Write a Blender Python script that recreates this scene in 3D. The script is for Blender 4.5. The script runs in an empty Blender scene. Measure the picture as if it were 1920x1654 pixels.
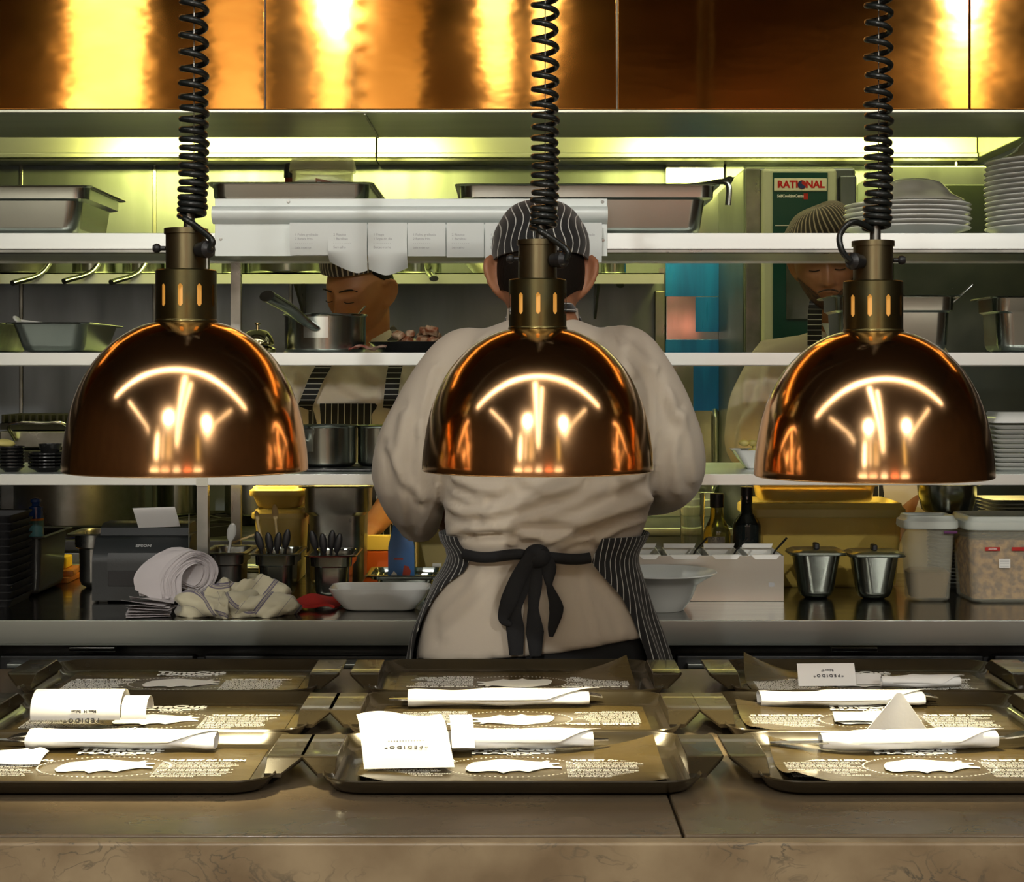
# Open kitchen pass of a food-market stall: copper heat lamps, order trays, three cooks.
import bpy, bmesh, math, random
import numpy as np
from mathutils import Vector, Matrix, noise

random.seed(7)
PI = math.pi
C = bpy.context.scene.collection
SC = bpy.context.scene

# ------------------------------------------------------------------ camera
F = 3170.0            # focal length in pixels of the 1920x1654 frame
HZ, CXP = 700.0, 960.0
CZ = 1.40             # eye height
cam_d = bpy.data.cameras.new('camera')
cam_d.sensor_width = 36.0
cam_d.lens = 36.0 * F / 1920.0
cam_d.shift_y = -(827.0 - HZ) / 1920.0
cam_d.clip_end = 100
cam = bpy.data.objects.new('camera', cam_d)
C.objects.link(cam)
cam.location = (0, 0, CZ)
cam.rotation_euler = (PI / 2, 0, 0)
SC.camera = cam

# ------------------------------------------------------------------ world, view, large lights
w = bpy.data.worlds.new('world')
SC.world = w
w.use_nodes = True
w.node_tree.nodes['Background'].inputs[0].default_value = (0.9, 0.95, 1.0, 1)
w.node_tree.nodes['Background'].inputs[1].default_value = 0.02
SC.view_settings.view_transform = 'Standard'
SC.view_settings.look = 'None'
SC.view_settings.gamma = 1.0
SC.view_settings.exposure = 0.0
SC.view_settings.use_curve_mapping = False


def area_light(name, loc, size, size_y, energy, color, rot=(0, 0, 0)):
    d = bpy.data.lights.new(name, 'AREA')
    d.shape = 'RECTANGLE'
    d.size, d.size_y = size, size_y
    d.energy, d.color = energy, color
    o = bpy.data.objects.new(name, d)
    o.location, o.rotation_euler = loc, rot
    C.objects.link(o)
    return o


HOOD_COL = (1.0, 0.96, 0.22)
# tubes up inside the extraction hood, out of sight above its rear gutter
HOOD_L = area_light('hood_light_left', (-0.80, 4.90, 2.13), 1.10, 0.05, 18, HOOD_COL, (math.radians(62), 0, 0))
HOOD_R = area_light('hood_light_right', (0.95, 4.90, 2.13), 1.10, 0.05, 18, HOOD_COL, (math.radians(62), 0, 0))
# warm strips under the lowest pass shelf, shining on the cooks' side of the bench
area_light('pass_light_left', (-0.45, 3.83, 1.165), 0.9, 0.03, 2.2, (1.0, 0.72, 0.20), (math.radians(38), 0, 0))
area_light('pass_light_right', (0.72, 3.83, 1.165), 0.9, 0.03, 2.2, (1.0, 0.72, 0.20), (math.radians(38), 0, 0))


def spot_light(name, loc, aim, energy, color, deg, soft):
    d = bpy.data.lights.new(name, 'SPOT')
    d.energy, d.color, d.spot_size, d.spot_blend, d.shadow_soft_size = energy, color, math.radians(deg), .4, soft
    o = bpy.data.objects.new(name, d)
    o.location = loc
    o.rotation_euler = (Vector(aim) - Vector(loc)).to_track_quat('-Z', 'Y').to_euler()
    C.objects.link(o)
    return o


# track spotlights of the market hall, aimed at the kitchen hatch
TRACK = [(-.96, -2.6, 3.62, 330), (2.47, -2.6, 3.62, 250)]
for tx, ty, tz, te in TRACK:
    spot_light('track_spot', (tx, ty, tz), (tx * .35, 3.4, 1.45), te, (1.0, .97, .90), 46, .06)

# unseen spots added to brighten the far hall wall for the dome reflections
for tx in (-3.6, 0.0, 3.6):
    spot_light('hall_fill_spot', (tx, -5.6, 5.2), (tx, -10.0, 1.0), 420, (1.0, .94, .82), 80, .10)

# ------------------------------------------------------------------ helpers


def X(px, d):
    return (px - CXP) * d / F


def Z(py, d):
    return CZ + (HZ - py) * d / F


def S(px, d):
    return px * d / F


class G:
    """collects shapes, links them as ONE mesh object"""

    def __init__(self):
        self.v, self.f = [], []

    def raw(self, v, f):
        n = len(self.v)
        self.v += [tuple(p) for p in v]
        self.f += [tuple(i + n for i in q) for q in f]
        return self

    def bm(self, bm, mx=None):
        if mx is not None:
            bmesh.ops.transform(bm, matrix=mx, verts=bm.verts)
        bm.verts.index_update()
        self.raw([v.co[:] for v in bm.verts], [[v.index for v in f.verts] for f in bm.faces])
        bm.free()
        return self

    def box(self, x0, x1, y0, y1, z0, z1, bev=0.0, mx=None, seg=2):
        bm = bmesh.new()
        bmesh.ops.create_cube(bm, size=1.0)
        for v in bm.verts:
            v.co = Vector((x0 + (v.co.x + .5) * (x1 - x0), y0 + (v.co.y + .5) * (y1 - y0), z0 + (v.co.z + .5) * (z1 - z0)))
        if bev > 0:
            bmesh.ops.bevel(bm, geom=bm.edges[:], offset=bev, segments=seg, profile=.5, affect='EDGES')
        return self.bm(bm, mx)

    def loft(self, rings, caps=True, close=False, cyc=True):
        n = len(rings[0])
        v, f = [], []
        for r in rings:
            v += [tuple(p) for p in r]
        m = len(rings)
        for i in range(m if close else m - 1):
            a, b = i * n, ((i + 1) % m) * n
            for j in range(n if cyc else n - 1):
                k = (j + 1) % n
                f.append((a + j, a + k, b + k, b + j))
        if caps and not close:
            f.append(tuple(range(n - 1, -1, -1)))
            f.append(tuple((m - 1) * n + j for j in range(n)))
        return self.raw(v, f)

    def lathe(self, prof, seg=32, c=(0, 0, 0), mx=None):
        """prof: list of (r, z); r == 0 at an end closes it; a closed solid is a profile that returns"""
        rings, v, f = [], [], []
        for r, z in prof:
            if r < 1e-6:
                rings.append([len(v)])
                v.append((0, 0, z))
            else:
                rings.append(list(range(len(v), len(v) + seg)))
                v += [(r * math.cos(2 * PI * i / seg), r * math.sin(2 * PI * i / seg), z) for i in range(seg)]
        for a, b in zip(rings, rings[1:]):
            for j in range(seg):
                k = (j + 1) % seg
                if len(a) == 1 and len(b) == 1:
                    continue
                if len(a) == 1:
                    f.append((a[0], b[k], b[j]))
                elif len(b) == 1:
                    f.append((a[j], a[k], b[0]))
                else:
                    f.append((a[j], a[k], b[k], b[j]))
        M = (mx or Matrix.Identity(4))
        cc = Vector(c)
        return self.raw([(M @ Vector(p)) + cc for p in v], f)

    def tube(self, path, r, seg=10, caps=True, flat=1.0, up=None):
        path = [Vector(p) for p in path]
        n = len(path)
        rs = r if isinstance(r, (list, tuple)) else [r] * n
        t0 = (path[1] - path[0]).normalized()
        ref = Vector(up) if up else (Vector((0, 0, 1)) if abs(t0.z) < .9 else Vector((1, 0, 0)))
        nrm = (ref - t0 * ref.dot(t0)).normalized()
        rings = []
        for i in range(n):
            t = (path[min(i + 1, n - 1)] - path[max(i - 1, 0)]).normalized()
            nrm = (nrm - t * nrm.dot(t)).normalized()
            b = t.cross(nrm)
            rings.append([path[i] + nrm * (rs[i] * flat * math.cos(2 * PI * k / seg)) + b * (rs[i] * math.sin(2 * PI * k / seg)) for k in range(seg)])
        return self.loft(rings, caps)

    def sheet(self, fn, nu, nv, th=0.0006):
        """fn(u, v) -> point, u, v in 0..1; closed thin solid"""
        P = [[Vector(fn(i / nu, j / nv)) for j in range(nv + 1)] for i in range(nu + 1)]
        top, bot = [], []
        for i in range(nu + 1):
            for j in range(nv + 1):
                du = P[min(i + 1, nu)][j] - P[max(i - 1, 0)][j]
                dv = P[i][min(j + 1, nv)] - P[i][max(j - 1, 0)]
                nn = du.cross(dv)
                nn = nn.normalized() if nn.length > 1e-12 else Vector((0, 0, 1))
                top.append(P[i][j] + nn * th * .5)
                bot.append(P[i][j] - nn * th * .5)
        N = (nu + 1) * (nv + 1)
        ix = lambda i, j: i * (nv + 1) + j
        f = []
        for i in range(nu):
            for j in range(nv):
                q = (ix(i, j), ix(i + 1, j), ix(i + 1, j + 1), ix(i, j + 1))
                f.append(q)
                f.append(tuple(N + a for a in reversed(q)))
        edge = [ix(i, 0) for i in range(nu + 1)] + [ix(nu, j) for j in range(1, nv + 1)] + \
               [ix(i, nv) for i in range(nu - 1, -1, -1)] + [ix(0, j) for j in range(nv - 1, 0, -1)]
        for a, b in zip(edge, edge[1:] + edge[:1]):
            f.append((b, a, N + a, N + b))
        return self.raw(top + bot, f)

    def prism(self, poly, z0, z1, mx=None):
        n = len(poly)
        v = [Vector((x, y, z0)) for x, y in poly] + [Vector((x, y, z1)) for x, y in poly]
        if mx is not None:
            v = [mx @ p for p in v]
        f = [tuple(range(n - 1, -1, -1)), tuple(range(n, 2 * n))]
        f += [(i, (i + 1) % n, n + (i + 1) % n, n + i) for i in range(n)]
        return self.raw(v, f)

    def ball(self, c, r, seg=16, rings=10, mx=None):
        r = r if isinstance(r, (tuple, list)) else (r, r, r)
        bm = bmesh.new()
        bmesh.ops.create_uvsphere(bm, u_segments=seg, v_segments=rings, radius=1.0)
        m = Matrix.Translation(c) @ (mx or Matrix.Identity(4)) @ Matrix.Diagonal((r[0], r[1], r[2], 1))
        return self.bm(bm, m)

    def mk(self, name, mat, parent=None, loc=None, rot=None, smooth=True, ang=50, fix=True):
        me = bpy.data.meshes.new(name)
        me.from_pydata([tuple(p) for p in self.v], [], self.f)
        bm = bmesh.new()
        bm.from_mesh(me)
        if fix:
            bmesh.ops.recalc_face_normals(bm, faces=bm.faces)
        if smooth:
            lim = math.radians(ang)
            for f in bm.faces:
                f.smooth = True
            for e in bm.edges:
                if len(e.link_faces) == 2 and e.calc_face_angle(0) > lim:
                    e.smooth = False
        bm.to_mesh(me)
        bm.free()
        if mat:
            me.materials.append(mat)
        o = bpy.data.objects.new(name, me)
        C.objects.link(o)
        if parent:
            o.parent = parent
        if loc:
            o.location = loc
        if rot:
            o.rotation_euler = rot
        if smooth:
            wn = o.modifiers.new('weighted_normals', 'WEIGHTED_NORMAL')
            wn.keep_sharp, wn.weight = True, 60
        return o


def rrect(w, d, r, z, n=5, cx=0.0, cy=0.0):
    r = min(r, w / 2 - 1e-5, d / 2 - 1e-5)
    pts = []
    for sx, sy, a0 in ((1, 1, 0), (-1, 1, 90), (-1, -1, 180), (1, -1, 270)):
        for k in range(n + 1):
            a = math.radians(a0 + 90 * k / n)
            pts.append((cx + sx * (w / 2 - r) + r * math.cos(a), cy + sy * (d / 2 - r) + r * math.sin(a), z))
    return pts


def smoothpath(pts, n=8):
    """Catmull-Rom through pts"""
    P = [Vector(p) for p in pts]
    P = [P[0] * 2 - P[1]] + P + [P[-1] * 2 - P[-2]]
    out = []
    for i in range(1, len(P) - 2):
        a, b, c, d = P[i - 1:i + 3]
        for k in range(n):
            t = k / n
            out.append(.5 * ((2 * b) + (c - a) * t + (2 * a - 5 * b + 4 * c - d) * t * t + (3 * b - a - 3 * c + d) * t ** 3))
    out.append(P[-2])
    return out


def tag(o, label, cat, group=None, kind=None):
    o['label'], o['category'] = label, cat
    if group:
        o['group'] = group
    if kind:
        o['kind'] = kind
    return o


def thing(name, label, cat, loc=(0, 0, 0), rz=0.0, group=None):
    o = bpy.data.objects.new(name, None)
    o.empty_display_size = .05
    C.objects.link(o)
    o.location, o.rotation_euler = loc, (0, 0, rz)
    return tag(o, label, cat, group)


def struct(o):
    o['kind'] = 'structure'
    return o


def dup(o, parent=None, loc=None, rot=None, label=None, scale=None):
    c = o.copy()
    C.objects.link(c)
    if parent:
        c.parent = parent
    if loc is not None:
        c.location = loc
    if rot is not None:
        c.rotation_euler = rot
    if scale is not None:
        c.scale = scale
    if label:
        c['label'] = label
    for ch in list(o.children):
        dup(ch, c)
    return c


def text_mesh(g, body, size, mx, th=0.0004, ax='CENTER', bold=0.0, sx=1.0):
    """lettering as thin raised mesh added to builder g, laid out in the XY plane of mx"""
    cu = bpy.data.curves.new('lettering', 'FONT')
    cu.body, cu.size, cu.align_x, cu.align_y = body, size, ax, 'CENTER'
    cu.extrude, cu.offset, cu.resolution_u = th / 2, bold, 2
    o = bpy.data.objects.new('lettering', cu)
    C.objects.link(o)
    bpy.context.view_layer.update()
    me = bpy.data.meshes.new_from_object(o.evaluated_get(bpy.context.evaluated_depsgraph_get()))
    m = mx @ Matrix.Diagonal((sx, 1, 1, 1))
    g.raw([m @ v.co for v in me.vertices], [tuple(p.vertices) for p in me.polygons])
    bpy.data.objects.remove(o)
    bpy.data.curves.remove(cu)
    bpy.data.meshes.remove(me)
    return g


# ------------------------------------------------------------------ materials
def M(name, col, rough=.5, metal=0.0, col2=None, scale=20.0, stretch=(1, 1, 1), bump=None, spec=.5, trans=0.0, ior=1.45,
      emis=None, coat=0.0, aniso=0.0, rvar=0.0, sub=0.0, detail=4.0, lo=.35, hi=.65, sheen=0.0, coords='Object', alpha=1.0):
    m = bpy.data.materials.new(name)
    m.use_nodes = True
    nt = m.node_tree
    b = nt.nodes['Principled BSDF']
    I = b.inputs
    c4 = lambda c: (c[0], c[1], c[2], 1)
    I['Base Color'].default_value = c4(col)
    I['Roughness'].default_value = rough
    I['Metallic'].default_value = metal
    I['Specular IOR Level'].default_value = spec
    I['IOR'].default_value = ior
    I['Transmission Weight'].default_value = trans
    I['Coat Weight'].default_value = coat
    I['Anisotropic'].default_value = aniso
    I['Sheen Weight'].default_value = sheen
    I['Alpha'].default_value = alpha
    if sub:
        I['Subsurface Weight'].default_value = sub
        I['Subsurface Radius'].default_value = (.01, .004, .002)
    if emis:
        I['Emission Color'].default_value = c4(emis[0])
        I['Emission Strength'].default_value = emis[1]
    if col2 or bump or rvar:
        tc = nt.nodes.new('ShaderNodeTexCoord')
        mp = nt.nodes.new('ShaderNodeMapping')
        mp.inputs['Scale'].default_value = stretch
        nt.links.new(tc.outputs[coords], mp.inputs[0])
        nz = nt.nodes.new('ShaderNodeTexNoise')
        nz.inputs['Scale'].default_value = scale
        nz.inputs['Detail'].default_value = detail
        nt.links.new(mp.outputs[0], nz.inputs['Vector'])
        if col2:
            rp = nt.nodes.new('ShaderNodeValToRGB')
            rp.color_ramp.elements[0].position, rp.color_ramp.elements[1].position = lo, hi
            rp.color_ramp.elements[0].color, rp.color_ramp.elements[1].color = c4(col), c4(col2)
            nt.links.new(nz.outputs['Fac'], rp.inputs[0])
            nt.links.new(rp.outputs[0], I['Base Color'])
        if rvar:
            mr = nt.nodes.new('ShaderNodeMapRange')
            mr.inputs['From Min'].default_value, mr.inputs['From Max'].default_value = .3, .7
            mr.inputs['To Min'].default_value, mr.inputs['To Max'].default_value = max(.02, rough - rvar), rough + rvar
            nt.links.new(nz.outputs['Fac'], mr.inputs[0])
            nt.links.new(mr.outputs[0], I['Roughness'])
        if bump:
            n2 = nt.nodes.new('ShaderNodeTexNoise')
            n2.inputs['Scale'].default_value = bump[0]
            n2.inputs['Detail'].default_value = 3
            nt.links.new(mp.outputs[0], n2.inputs['Vector'])
            bp = nt.nodes.new('ShaderNodeBump')
            bp.inputs['Strength'].default_value = bump[1]
            bp.inputs['Distance'].default_value = bump[2] if len(bump) > 2 else .002
            nt.links.new(n2.outputs['Fac'], bp.inputs['Height'])
            nt.links.new(bp.outputs[0], I['Normal'])
    return m


def stripe_mat(name, dark, light, width=.16, rough=.85):
    """pinstripe cloth: reads the 'stripe' attribute laid along the weave"""
    m = M(name, dark, rough, sheen=.2, bump=(400, .25, .001))
    nt = m.node_tree
    at = nt.nodes.new('ShaderNodeAttribute')
    at.attribute_name = 'stripe'
    fr = nt.nodes.new('ShaderNodeMath')
    fr.operation = 'FRACT'
    nt.links.new(at.outputs['Fac'], fr.inputs[0])
    lt = nt.nodes.new('ShaderNodeMath')
    lt.operation = 'LESS_THAN'
    lt.inputs[1].default_value = width
    nt.links.new(fr.outputs[0], lt.inputs[0])
    mx = nt.nodes.new('ShaderNodeMix')
    mx.data_type = 'RGBA'
    mx.inputs['A'].default_value = (*dark, 1)
    mx.inputs['B'].default_value = (*light, 1)
    nt.links.new(lt.outputs[0], mx.inputs['Factor'])
    nt.links.new(mx.outputs['Result'], nt.nodes['Principled BSDF'].inputs['Base Color'])
    return m


def set_stripe(o, fn):
    a = o.data.attributes.new('stripe', 'FLOAT', 'POINT')
    a.data.foreach_set('value', [fn(v.co) for v in o.data.vertices])


STEEL = M('brushed_steel', (.56, .60, .56), .30, 1.0, col2=(.52, .56, .52), scale=2, stretch=(1, 14, 14), rvar=.02)
STEEL_SHELF = M('satin_steel', (.74, .78, .76), .36, .85, col2=(.70, .74, .72), scale=2, stretch=(1, 16, 16), rvar=.02)
STEEL_PAN = M('pan_steel', (.40, .43, .39), .20, 1.0, col2=(.34, .37, .335), scale=5, rvar=.03, bump=(9, .03, .003))
STEEL_OLD = M('worn_steel', (.34, .34, .32), .34, 1.0, col2=(.22, .22, .20), scale=12, rvar=.1)
STEEL_WALL = M('wall_steel', (.20, .22, .245), .42, 1.0, col2=(.17, .19, .21), scale=2.5, stretch=(6, 1, 1), rvar=.06)
DARKSTEEL = M('dark_steel', (.10, .10, .10), .40, .9, col2=(.05, .05, .05), scale=10, rvar=.1)
CHROME = M('chrome', (.78, .78, .76), .10, 1.0)
BRASS = M('bell_brass', (.62, .58, .32), .12, 1.0)
BLACKP = M('black_plastic', (.012, .012, .013), .42, 0, bump=(300, .1, .0005))
BLACKGL = M('black_glaze', (.010, .010, .010), .16)
PORC = M('white_porcelain', (.78, .79, .76), .13, coat=.3)
PORC_W = M('grey_white_melamine', (.66, .68, .65), .25)
PAPER = M('thermal_paper', (.80, .79, .77), .75, sub=0.0)
NAPKIN = M('napkin_tissue', (.86, .86, .84), .85, bump=(220, .35, .0006))
INK = M('print_ink', (.03, .03, .035), .6)
WHITEP = M('print_white', (.85, .85, .80), .45)
WHITE_AL = M('white_aluminium', (.80, .86, .84), .35, .1)
RED = M('red_plastic', (.45, .02, .015), .4)
# ------------------------------------------------------------------ room shell
HALL = M('hall_plaster', (.14, .09, .05), .8, col2=(.10, .065, .035), scale=1.5)
HALLC = M('hall_ceiling', (.10, .085, .07), .85)
FLOORM = M('terrazzo_floor', (.36, .28, .22), .35, col2=(.26, .20, .16), scale=30)
RX0, RX1, RY0, RY1, RZ = -6.0, 6.0, -10.0, 5.45, 5.4


def slab(name, x0, x1, y0, y1, z0, z1, mat):
    return struct(G().box(x0, x1, y0, y1, z0, z1).mk(name, mat, smooth=False))


slab('floor', RX0 - .2, RX1 + .2, RY0 - .2, RY1 + .2, -.12, 0, FLOORM)
slab('ceiling', RX0 - .2, RX1 + .2, RY0 - .2, RY1 + .2, RZ, RZ + .12, HALLC)
slab('wall_left', RX0 - .15, RX0, RY0, RY1, 0, RZ, HALL)
slab('wall_right', RX1, RX1 + .15, RY0, RY1, 0, RZ, HALL)
slab('wall_back', RX0 - .15, RX1 + .15, RY1, RY1 + .15, 0, RZ, STEEL_WALL)
slab('wall_front', RX0 - .15, RX1 + .15, RY0 - .15, RY0, 0, RZ, HALL)
# tall lit windows on the far side of the market hall (seen only as reflections in the copper)
WFRAME = M('window_frame_paint', (.05, .045, .04), .5)
k = 0
for (xa, xb, z0, z1, col, st) in ((-4.32, -3.60, 3.1, 5.3, (1, .95, .80), 6.5), (-2.95, -2.42, 3.1, 5.3, (1, .86, .62), 1.3),
                                  (-1.90, -1.58, 3.1, 5.3, (1, .80, .30), 1.2), (-1.50, -.88, 3.1, 5.3, (1, .70, .25), .5),
                                  (4.30, 4.62, 3.1, 5.3, (1, .80, .25), 2.0)):
    k += 1
    wm = M('lit_window_%d' % k, (.8, .8, .8), .4, emis=(col, st))
    wo = struct(G().box(xa, xb, RY0 + .012, RY0 + .03, z0, z1).mk('window_%d' % k, wm, smooth=False))
    fr = G()
    for q in (xa - .03, xb):
        fr.box(q, q + .03, RY0 + .001, RY0 + .06, z0, z1)
    fr.box(xa - .03, xb + .03, RY0 + .001, RY0 + .06, z0 - .03, z0)
    fr.box(xa - .03, xb + .03, RY0 + .001, RY0 + .06, z1, z1 + .03)
    fr.mk('window_frame', WFRAME, wo, smooth=False)

# glowing stall fronts added across the hall for frontal light and dome reflections
for xa, xb, col, st in ((-5.2, -3.4, (1, .88, .68), 3.2), (-2.9, -1.3, (1, .70, .52), 2.4), (-.5, .7, (1, .88, .76), 3.2), (1.5, 2.9, (1, .25, .10), 2.4), (3.5, 5.2, (1, .86, .68), 3.0)):
    k += 1
    wm = M('added_lit_stall_%d' % k, (.6, .5, .45), .4, emis=(col, st))
    wo = struct(G().box(xa, xb, RY0 + .012, RY0 + .03, 1.0, 2.3).mk('window_%d' % k, wm, smooth=False))  # added glowing stall front, not a window
    fr = G()
    for q in np.linspace(xa, xb, 5):
        fr.box(q - .025, q + .025, RY0 + .0305, RY0 + .06, 1.0, 2.3)
    fr.box(xa - .03, xb + .03, RY0 + .0305, RY0 + .06, .96, .9995).box(xa - .03, xb + .03, RY0 + .0305, RY0 + .06, 2.3005, 2.36)
    fr.mk('window_frame', WFRAME, wo, smooth=False)
# lighter cladding on the lower part of the hall wall
TILEW = M('hall_cladding', (.42, .31, .22), .5, col2=(.17, .09, .05), scale=2.2, stretch=(1.5, 1, .12), detail=6, lo=.38, hi=.62)
struct(G().box(RX0, RX1, RY0 + .0005, RY0 + .01, 0, 2.6).mk('trim_1', TILEW, smooth=False))
# hall ceiling strip lamps
TUBE = M('fluorescent_tube', (.9, .9, .9), .4, emis=((1.0, .95, .84), 5.5))
TUBEX = M('dim_tube', (.9, .9, .9), .4, emis=((1.0, .95, .84), 7.5))
FIXT = M('fixture_white', (.5, .5, .5), .5)


def strip(x, y0, y1, z, label, along='y', wd=.09, tube=None):
    L = y1 - y0
    t = thing('ceiling_strip_light', label, 'light', (x, (y0 + y1) / 2, z) if along == 'y' else ((y0 + y1) / 2, x, z), 0 if along == 'y' else PI / 2, 'strip lights of the market hall')
    G().box(-wd / 2 - .02, wd / 2 + .02, -L / 2, L / 2, .03, .09, .006).mk('housing', FIXT, t)
    G().box(-wd / 2, wd / 2, -L / 2 + .02, L / 2 - .02, 0, .03, .012).mk('diffuser', tube or TUBE, t)
    for yy in (-L / 2 + .2, L / 2 - .2):
        G().tube([(0, yy, .09), (0, yy, RZ - z)], .006, 6).mk('suspension_rod', FIXT, t)
    return t


strip(-.12, -9.0, .45, 4.0, 'long white strip lamp running away down the middle of the hall', 'y', .20, TUBEX)
strip(.24, -9.0, .15, 4.0, 'shorter white strip lamp beside the middle hall strip', 'y', .13, TUBEX)
strip(-4.0, -5.6, -.4, 4.0, 'white strip lamp over the left side of the hall', 'y', .16)
strip(4.0, -5.6, -.4, 4.0, 'white strip lamp over the right side of the hall', 'y', .16)
strip(.95, -4.4, 4.4, 3.7, 'white strip lamp hung crosswise in front of the kitchen hatch', 'x', .19, TUBEX)

for k, (tx, ty, tz, te) in enumerate(TRACK):
    t = thing('track_spotlight', 'track spotlight of the hall aimed at the kitchen hatch', 'spotlight', (tx, ty, tz), 0, 'hall track spotlights')
    dr = (Vector((tx * .35, 3.4, 1.45)) - Vector((tx, ty, tz))).normalized()
    mr = dr.to_track_quat('Z', 'Y').to_matrix().to_4x4()
    G().lathe([(.035, .0), (.05, -.02), (.052, -.16), (.03, -.18), (0, -.18), (0, -.175), (.045, -.155), (.045, -.02), (.035, .0)], 20, (0, 0, 0), mr).mk('spot_housing', WFRAME, t)
    G().tube([(0, 0, .05), (0, 0, RZ - tz)], .008, 8).mk('suspension_rod', WFRAME, t)
# ------------------------------------------------------------------ marble counter
MARB = M('pink_marble', (.36, .275, .165), .32, col2=(.20, .14, .078), scale=10, detail=8, rvar=.05)


def marble_veins(m):
    nt = m.node_tree
    b = nt.nodes['Principled BSDF']
    src = b.inputs['Base Color'].links[0].from_socket
    tc = nt.nodes.new('ShaderNodeTexCoord')
    mp = nt.nodes.new('ShaderNodeMapping')
    mp.inputs['Scale'].default_value = (1.0, 2.2, 1.6)
    nt.links.new(tc.outputs['Object'], mp.inputs[0])
    nz = nt.nodes.new('ShaderNodeTexNoise')
    nz.inputs['Scale'].default_value = 17
    nz.inputs['Detail'].default_value = 6
    nz.inputs['Distortion'].default_value = 1.3
    nt.links.new(mp.outputs[0], nz.inputs[0])
    s = nt.nodes.new('ShaderNodeMath')
    s.operation = 'SUBTRACT'
    s.inputs[1].default_value = .5
    nt.links.new(nz.outputs['Fac'], s.inputs[0])
    a = nt.nodes.new('ShaderNodeMath')
    a.operation = 'ABSOLUTE'
    nt.links.new(s.outputs[0], a.inputs[0])
    r = nt.nodes.new('ShaderNodeValToRGB')
    r.color_ramp.elements[0].position, r.color_ramp.elements[1].position = 0, .024
    r.color_ramp.elements[0].color, r.color_ramp.elements[1].color = (1, 1, 1, 1), (0, 0, 0, 1)
    nt.links.new(a.outputs[0], r.inputs[0])
    n3 = nt.nodes.new('ShaderNodeTexNoise')
    n3.inputs['Scale'].default_value = 9
    nt.links.new(mp.outputs[0], n3.inputs[0])
    r3 = nt.nodes.new('ShaderNodeValToRGB')
    r3.color_ramp.elements[0].position, r3.color_ramp.elements[1].position = .45, .65
    nt.links.new(n3.outputs['Fac'], r3.inputs[0])
    mu = nt.nodes.new('ShaderNodeMath')
    mu.operation = 'MULTIPLY'
    nt.links.new(r.outputs[0], mu.inputs[0])
    nt.links.new(r3.outputs[0], mu.inputs[1])
    mx = nt.nodes.new('ShaderNodeMix')
    mx.data_type = 'RGBA'
    nt.links.new(mu.outputs[0], mx.inputs['Factor'])
    nt.links.new(src, mx.inputs['A'])
    mx.inputs['B'].default_value = (.10, .085, .06, 1)
    nt.links.new(mx.outputs['Result'], b.inputs['Base Color'])


marble_veins(MARB)
MARB_SHADE = M('shaded_marble', (.17, .125, .078), .22, col2=(.115, .085, .052), scale=7, detail=8, rvar=.04)  # copy of the front marble for the top slab, darkened to carry its shade
marble_veins(MARB_SHADE)
CT = .90       # serving counter top
ct = thing('serving_counter', 'long pink beige marble serving counter with trays along it', 'counter', (0, 2.3, 0))
ct0 = Vector((0, 2.3, 0))
SEAM = X(1262, 1.95)
for xa, xb in ((-2.6, SEAM - .0012), (SEAM + .0012, 2.6)):
    G().box(xa, xb, 1.832 - 2.3, 2.86 - 2.3, CT - .03, CT, .003).mk('top_slab', MARB_SHADE, ct)
G().box(-2.6, 2.6, 1.808 - 2.3, 1.8305 - 2.3, .05, CT - .002, .004).mk('front_panel', MARB, ct)
G().box(-2.6, 2.6, 1.87 - 2.3, 2.84 - 2.3, .0, CT - .032).mk('carcass', DARKSTEEL, ct)

# ------------------------------------------------------------------ work bench behind the chef
BZ = .925
BF, BB = 3.25, 4.02
BENCHTOP = M('polished_bench_steel', (.30, .30, .28), .16, 1.0, col2=(.24, .24, .22), scale=5, stretch=(1, 10, 10), rvar=.04)
bn = thing('work_bench', 'stainless steel work bench running behind the standing chef', 'bench', (0, 3.6, 0))
oy = -3.6
G().box(-2.5, 2.5, BF + .004 + oy, BB + oy, BZ - .012, BZ, .002).mk('worktop', BENCHTOP, bn)
G().box(-2.5, 2.5, BF + oy, BF + .003 + oy, BZ - .046, BZ, .001).box(-2.5, 2.5, BF + oy, BF + .03 + oy, BZ - .048, BZ - .046).mk('front_edge', STEEL, bn)
for xa, xb in ((-2.45, -1.02), (-1.0, -.62), (-.60, .30), (.32, .92), (.94, 2.45)):
    dr = G().box(xa, xb, BF + .045 + oy, BF + .07 + oy, .50, BZ - .075, .004).mk('drawer', DARKSTEEL, bn)
    G().box(xa + .02, xb - .02, BF + .025 + oy, BF + .044 + oy, BZ - .098, BZ - .088, .002).mk('drawer_rail', STEEL, dr)
G().box(-2.45, 2.45, BF + .075 + oy, BB - .02 + oy, .08, BZ - .06).mk('carcass', DARKSTEEL, bn)
for xx in (-.86, .62):
    G().box(xx, xx + .09, BF + .03 + oy, BF + .046 + oy, BZ - .066, BZ - .056, .002).mk('latch', CHROME, bn)

# ------------------------------------------------------------------ pass shelving
RF, RB = 3.42, 3.86
Z1, Z2, Z3 = Z(437, RF), Z(661, RF), Z(889, RF)
rk = thing('pass_shelving', 'three tier stainless steel pass shelving above the work bench', 'shelving', (0, 3.64, BZ))
oz, oy = -BZ, -3.64


def shelf(zt, h, x0=-2.3, x1=2.3):
    g = G().box(x0, x1, RF + oy, RF + .002 + oy, zt - h + oz, zt + oz, .0008)
    g.box(x0, x1, RF + .002 + oy, RB + oy, zt - .002 + oz, zt + oz)
    g.box(x0, x1, RB + oy, RB + .002 + oy, zt - h + oz, zt + oz)
    g.box(x0, x1, RF + .0025 + oy, RF + .02 + oy, zt - h + oz, zt - h + .002 + oz)
    g.box(x0, x1, RF + .05 + oy, RB - .0 + oy, zt - h + .004 + oz, zt - h + .012 + oz)
    return g.mk('shelf', STEEL_SHELF, rk)


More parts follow.
